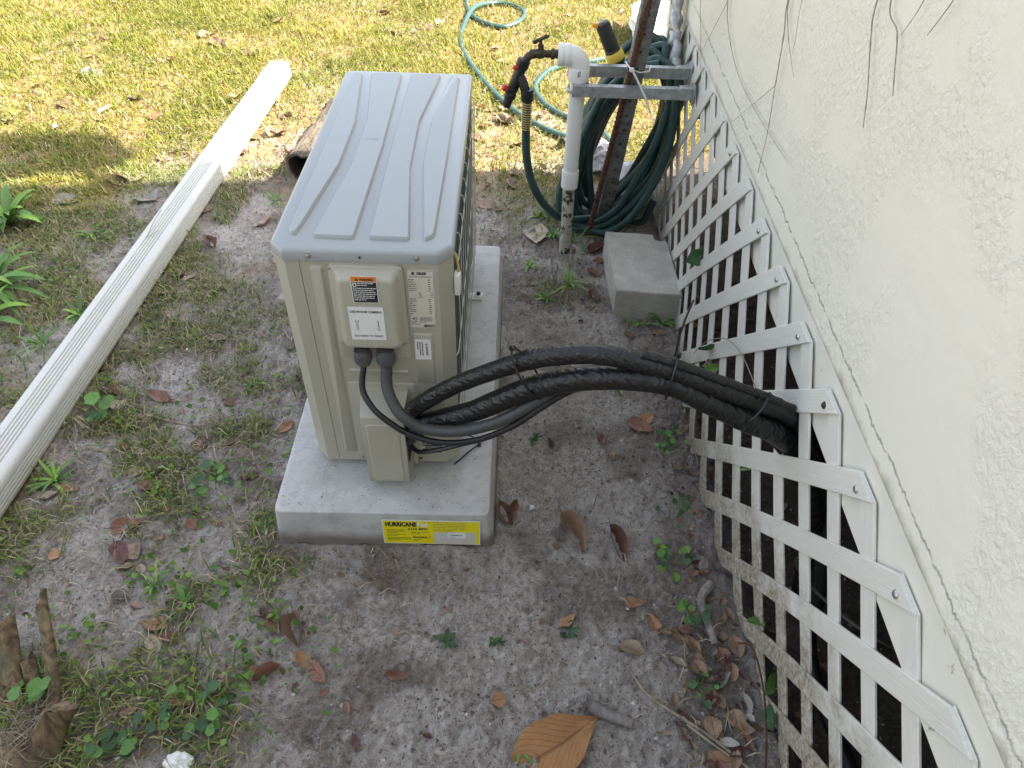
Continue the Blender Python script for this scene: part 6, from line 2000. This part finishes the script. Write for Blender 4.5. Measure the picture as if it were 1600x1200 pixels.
def clear_of(x, y):
    """False where the pad, log, stump or block stands"""
    c = ~((x > -0.10) & (x < 0.455) & (y > -0.16) & (y < 1.02))
    q = d0.x + (y - d0.y) / (d1.y - d0.y) * (d1.x - d0.x)
    c &= ~((np.abs(x - q) < 0.055) & (y < 2.72))
    c &= ~((x > 0.81) & (x < 1.05) & (y > 0.76) & (y < 1.15))
    c &= ~((np.abs(x + 0.375) < 0.08) & (y > 1.70) & (y < 2.45))
    return c

def blades(name, x, y, g, ln, wd, lean, mat, label, cat, tint, flat=0.0):
    n = len(x)
    z = ground_h(x, y) - 0.003
    a = g.uniform(0, 2 * np.pi, n)
    le = g.uniform(*lean, n)
    L_ = g.uniform(*ln, n)
    w = g.uniform(*wd, n)
    dx, dy = np.cos(a), np.sin(a)
    sx, sy = -dy, dx
    b = np.stack([x, y, z], 1)
    d1_ = np.stack([dx * np.sin(le * .6), dy * np.sin(le * .6), np.cos(le * .6)], 1)
    d2_ = np.stack([dx * np.sin(le * 1.35), dy * np.sin(le * 1.35), np.cos(le * 1.35) - flat * 0.3], 1)
    s = np.stack([sx, sy, np.zeros(n)], 1) * (w * 0.5)[:, None]
    m1 = b + d1_ * (L_ * .55)[:, None]
    t = m1 + d2_ * (L_ * .45)[:, None]
    gt = ground_h(t[:, 0], t[:, 1]) + 0.002
    t[:, 2] = np.maximum(t[:, 2], gt)
    V = np.stack([b - s, b + s, m1 - s * .8, m1 + s * .8, t], 1).reshape(-1, 3)
    k = (np.arange(n) * 5)[:, None]
    F = np.concatenate([k + np.array([[0, 1, 3]]), k + np.array([[0, 3, 2]]), k + np.array([[2, 3, 4]])], 1).reshape(-1, 3)
    return tri_mesh(name, V, F, np.repeat(np.clip(tint(x, y, n), 0, 1), 5), MAT[mat], 'stuff', label, cat, smooth=True)

def lawn_d(x, y):
    patch = sstep(0.36, 0.62, fbm(x, y, 3.2, 3, 101))
    return np.where(clear_of(x, y), lawn_mask(x, y) * (0.35 + 0.65 * patch) * np.where(x > 1.05, sstep(1.9, 2.1, y), 1), 0)
x, y, g = scatter_pts(300000, -3.1, 2.4, 1.3, 5.5, lawn_d, 1)
tl = lambda x, y, n: 0.12 + 0.62 * g.random(n) + 0.6 * (fbm(x, y, 2.6, 3, 102) - 0.42) + 0.35 * (g.random(n) > 0.86)
blades('lawn_grass', x, y, g, (0.022, 0.068), (0.0026, 0.0056), (0.55, 1.5), 'lawn', 'short yellow green lawn grass in the sun beyond the unit', 'grass', tl)

x, y, g = scatter_pts(70000, -6.0, 5.0, 5.5, 11.0, lambda x, y: 0.75 + 0 * x, 12)
blades('lawn_grass', x, y, g, (0.04, 0.10), (0.006, 0.011), (0.5, 1.4), 'lawn', 'farther lawn grass past the end of the hose, beyond the frame', 'grass', tl)

def weed_d(x, y):
    return np.where(clear_of(x, y), weed_mask(x, y) * 0.95, 0)
x, y, g = scatter_pts(95000, -1.9, 0.98, -0.9, 1.75, weed_d, 2)
blades('patchy_grass', x, y, g, (0.018, 0.062), (0.0018, 0.0044), (0.75, 1.56), 'weedgrass', 'sparse green grass on the shaded soil left of the unit', 'grass', lambda x, y, n: g.random(n) * 0.9 + 0.25 * (g.random(n) > .7))

def dry_d(x, y):
    k = 0.025 + 0.55 * weed_mask(x, y) + 0.45 * sstep(0.45, 0.6, fbm(x, y, 4, 3, 103)) * sstep(0.15, -0.1, x) + 0.35 * blob(x, y, 0.9, -0.5, 0.12, 0.25) + 0.35 * blob(x, y, 0.93, 0.45, .1, .35) + 0.25 * blob(x, y, 0.05, -.25, .25, .12)
    return np.where(clear_of(x, y) & (x < 1.2), np.clip(k, 0, 1) * 0.75, 0)
x, y, g = scatter_pts(52000, -1.9, 1.15, -0.9, 1.9, dry_d, 3)
blades('dry_grass', x, y, g, (0.015, 0.080), (0.0010, 0.0026), (1.2, 1.6), 'straw', 'dry straw and grass stems strewn over the soil', 'straw', lambda x, y, n: g.random(n), 1.0)
def thatch_d(x, y):
    return np.where(clear_of(x, y), (0.25 + 0.5 * lawn_mask(x, y)) * sstep(1.45, 1.8, y), 0)
x, y, g = scatter_pts(45000, -3.0, 1.6, 1.4, 4.8, thatch_d, 4)
blades('dry_thatch', x, y, g, (0.02, 0.06), (0.0018, 0.0042), (1.1, 1.6), 'straw', 'dry thatch lying between the lawn grass', 'straw', lambda x, y, n: 0.25 + 0.75 * g.random(n), 0.6)

# pennywort / clover carpet, lower left
def clover_d(x, y):
    n = fbm(x, y, 7, 3, 104)
    k = blob(x, y, -0.27, -0.40, 0.20, 0.20) * 1.0 + 0.6 * blob(x, y, -0.15, -0.58, 0.13, 0.10) + 0.35 * blob(x, y, -0.45, 0.0, 0.25, 0.25) + 0.16 * blob(x, y, -0.3, 0.4, 0.3, 0.4) + 0.14 * blob(x, y, -0.05, -0.43, .1, .12)
    k = k + 0.25 * blob(x, y, -1.05, 0.95, 0.2, 0.4)
    return np.where(clear_of(x, y), k * sstep(0.38, 0.62, n), 0)
x, y, g = scatter_pts(20000, -1.4, 0.15, -0.8, 1.4, clover_d, 5)
def discs(name, x, y, g, size, height, tilt, mat, label, cat, N=8, thick=False):
    n = len(x)
    h = g.uniform(*height, n)
    z = ground_h(x, y) + h
    s = g.uniform(*size, n)
    tx, ty = g.normal(0, tilt, n), g.normal(0, tilt, n) - 0.1
    nn = np.stack([tx, ty, np.ones(n)], 1)
    nn /= np.linalg.norm(nn, axis=1)[:, None]
    e1 = np.cross(nn, np.array([0.3, 1, 0.1]))
    e1 /= np.linalg.norm(e1, axis=1)[:, None]
    e2 = np.cross(nn, e1)
    c = np.stack([x, y, z], 1)
    V = [c - nn * (s * 0.10)[:, None]]
    ph = g.uniform(0, 6.28, n)
    el = g.uniform(0.7, 1.0, n)
    for k in range(N):
        a = ph * 0 + 2 * np.pi * k / N
        r = s * 0.5 * (1.0 if k else 0.55)
        V.append(c + (e1 * np.cos(a + ph)[:, None] + e2 * (np.sin(a + ph) * el)[:, None]) * r[:, None])
    bs = np.stack([x + g.normal(0, 0.006, n), y + g.normal(0, 0.006, n), ground_h(x, y)], 1)
    V += [bs - e1 * 0.0006, bs + e1 * 0.0006]
    m_ = N + 3
    V = np.stack(V, 1).reshape(-1, 3)
    k = (np.arange(n) * m_)[:, None]
    F = np.concatenate([k + np.array([[0, 1 + q, 1 + (q + 1) % N]]) for q in range(N)] + [k + np.array([[N + 1, N + 2, 0]])], 1).reshape(-1, 3)
    tint = np.repeat(g.random(n), m_)
    return tri_mesh(name, V, F, tint, MAT[mat], 'stuff', label, cat, smooth=True)
discs('pennywort', x, y, g, (0.006, 0.018), (0.004, 0.030), 0.45, 'clover', 'carpet of small round green leaves in the lower left', 'ground cover')

# brown leaf fragments
def bits_d(x, y):
    k = 0.05 + 0.5 * sstep(1.4, 1.8, y) * (1 - 0.4 * lawn_mask(x, y)) + 0.30 * weed_mask(x, y) + 0.95 * blob(x, y, 0.93, -0.5, 0.12, 0.22) + 0.7 * blob(x, y, 0.97, 0.1, 0.06, 0.5) + 0.35 * blob(x, y, 0.78, 1.1, .1, .25) + 0.2 * blob(x, y, -.1, -.45, .1, .1)
    return np.where(clear_of(x, y) & ((x < 1.25) | (y > 1.9)), np.clip(k, 0, 1) * 0.8, 0)
x, y, g = scatter_pts(22000, -2.6, 1.3, -0.85, 4.2, bits_d, 6)
discs('leaf_fragments', x, y, g, (0.007, 0.022), (0.001, 0.006), 0.3, 'bits', 'crumbled brown leaf fragments on the soil', 'leaf litter', 6)

# dark root fibres in the bare sand
def root_d(x, y):
    return np.where(clear_of(x, y) & (x < 0.99), 0.25 + 0.6 * sstep(0.42, 0.6, fbm(x, y, 5, 3, 108)), 0) * sstep(1.5, 0.6, y)
x, y, g = scatter_pts(26000, -0.8, 0.99, -0.8, 1.5, root_d, 8)
blades('root_fibres', x, y, g, (0.006, 0.030), (0.0008, 0.0017), (1.3, 1.6), 'straw', 'fine dark root fibres matted in the sand', 'roots', lambda x, y, n: 0.35 * g.random(n) ** 2 + 0.4 * (g.random(n) > .93), 1.0)

# soil crumbs and grains
def crumbs():
    x, y, g = scatter_pts(90000, -1.8, 1.35, -0.95, 1.9, lambda x, y: np.where(clear_of(x, y), 0.35 + 0.6 * sstep(0.4, 0.65, fbm(x, y, 6, 3, 105)), 0) * (1 - 0.5 * sstep(0.5, 1.5, y)), 7)
    n = len(x)
    s = 0.0009 + 0.0034 * g.random(n) ** 6 + 0.0010 * g.random(n)
    z = ground_h(x, y) + s * 0.3
    c = np.stack([x, y, z], 1)
    o6 = np.array([(1, 0, 0), (-1, 0, 0), (0, 1, 0), (0, -1, 0), (0, 0, 1), (0, 0, -1)], float)
    V = c[:, None, :] + o6[None] * (s[:, None] * g.uniform(0.6, 1.4, (n, 6)))[:, :, None] + g.normal(0, 0.25, (n, 6, 3)) * s[:, None, None]
    f8 = np.array([(0, 2, 4), (2, 1, 4), (1, 3, 4), (3, 0, 4)])
    F = ((np.arange(n) * 6)[:, None, None] + f8[None]).reshape(-1, 3)
    # a few grains blown onto the pad
    k = 420
    px, py = g.uniform(-0.07, 0.42, k), np.where(g.random(k) < .6, g.uniform(-0.135, 0.0, k), g.uniform(-0.13, 1.0, k))
    ps_ = 0.0006 + 0.0016 * g.random(k) ** 4
    V2 = np.stack([px, py, np.full(k, PT) + ps_ * .4], 1)[:, None, :] + o6[None] * (ps_[:, None] * g.uniform(0.6, 1.4, (k, 6)))[:, :, None]
    V = np.concatenate([V, V2]); n += k
    F = ((np.arange(n) * 6)[:, None, None] + f8[None]).reshape(-1, 3)
    tri_mesh('soil_crumbs', V.reshape(-1, 3), F, np.repeat(g.random(n), 6), MAT['crumb'], 'stuff', 'fine soil crumbs and quartz grains on the sand', 'soil')
crumbs()

# ------------------------------------------------------------------ oak beyond the house: its crown throws the rounded shade on the lawn
oak = thing('oak_tree', 'oak tree growing behind the house, one limb reaching over its roof', 'tree', (6.4, -0.6, 0))
m = MB()
m.tube(spline([(6.4, -0.6, -0.1), (6.35, -0.5, 1.6), (6.3, -0.3, 3.2), (6.2, 0.0, 4.6), (6.1, 0.2, 5.6)], 5), [0.26 - 0.009 * i for i in range(21)], 12)
m.tube(spline([(6.25, -0.2, 4.1), (5.2, 0.5, 4.25), (4.0, 1.3, 4.15), (3.0, 1.9, 3.95), (2.2, 2.25, 3.85)], 5), [0.11 - 0.004 * i for i in range(21)], 8)
m.build('trunk', MAT['bark_tree'], oak)
g = np.random.default_rng(9)
def crown(root, org, cs, per, sz):
    out = []
    for (cx, cy, cz, rx, ry, rz) in cs:
        u = g.normal(0, 1, (per, 3))
        u = u / np.linalg.norm(u, axis=1)[:, None] * (g.random(per) ** 0.4)[:, None]
        out.append(np.array([cx, cy, cz]) + u * np.array([rx, ry, rz]))
    c = np.concatenate(out)
    n = len(c)
    e1 = g.normal(0, 1, (n, 3)); e1 /= np.linalg.norm(e1, axis=1)[:, None]
    e2 = np.cross(e1, g.normal(0, 1, (n, 3))); e2 /= np.linalg.norm(e2, axis=1)[:, None]
    s = g.uniform(0.7, 1.3, n)[:, None] * sz
    V = np.stack([c - e1 * s, c + e2 * s * .5, c + e1 * s, c - e2 * s * .5], 1).reshape(-1, 3)
    k = (np.arange(n) * 4)[:, None]
    F = np.concatenate([k + np.array([[0, 1, 2]]), k + np.array([[0, 2, 3]])], 1).reshape(-1, 3)
    o = tri_mesh('crown', V - np.array(org), F, np.repeat(g.random(n), 4), MAT['weedgrass'], None)
    o.parent = root
    return o
# ground point of a lobe's shade = lobe - height / tan(sun) along the light
def lobe(gx, gy, z, rx, ry, rz):
    d = z / math.tan(SUN_EL)
    return (gx + d * math.sin(SUN_AZ), gy + d * math.cos(SUN_AZ), z, rx, ry, rz)
crown(oak, (6.4, -0.6, 0), [lobe(-1.52, 1.80, 3.8, 0.30, 0.20, 0.14), lobe(-1.85, 1.74, 3.8, 0.35, 0.24, 0.18), lobe(-2.4, 1.70, 3.9, 0.5, 0.3, 0.2)], 1600, 0.045)
hz = thing('added_hedge', 'dense green hedge put unseen behind the camera to block low sky light', 'added_hedge', (-1.5, -5.2, 0))  # added out of view to darken the faces turned to the camera
crown(hz, (-1.5, -5.2, 0), [(-6.5 + 1.1 * k, -5.4 + 0.3 * math.sin(k * 2.1), 1.5, 0.9, 0.6, 1.7 + 0.3 * math.sin(k * 1.3)) for k in range(10)], 2200, 0.09)
m = MB()
for k in range(10):
    m.tube([(-6.5 + 1.1 * k, -5.4, -0.1), (-6.45 + 1.1 * k, -5.35, 1.2), (-6.5 + 1.1 * k, -5.4, 2.2)], [0.05, 0.04, 0.02], 7)
m.build('stem', MAT['bark_tree'], hz)
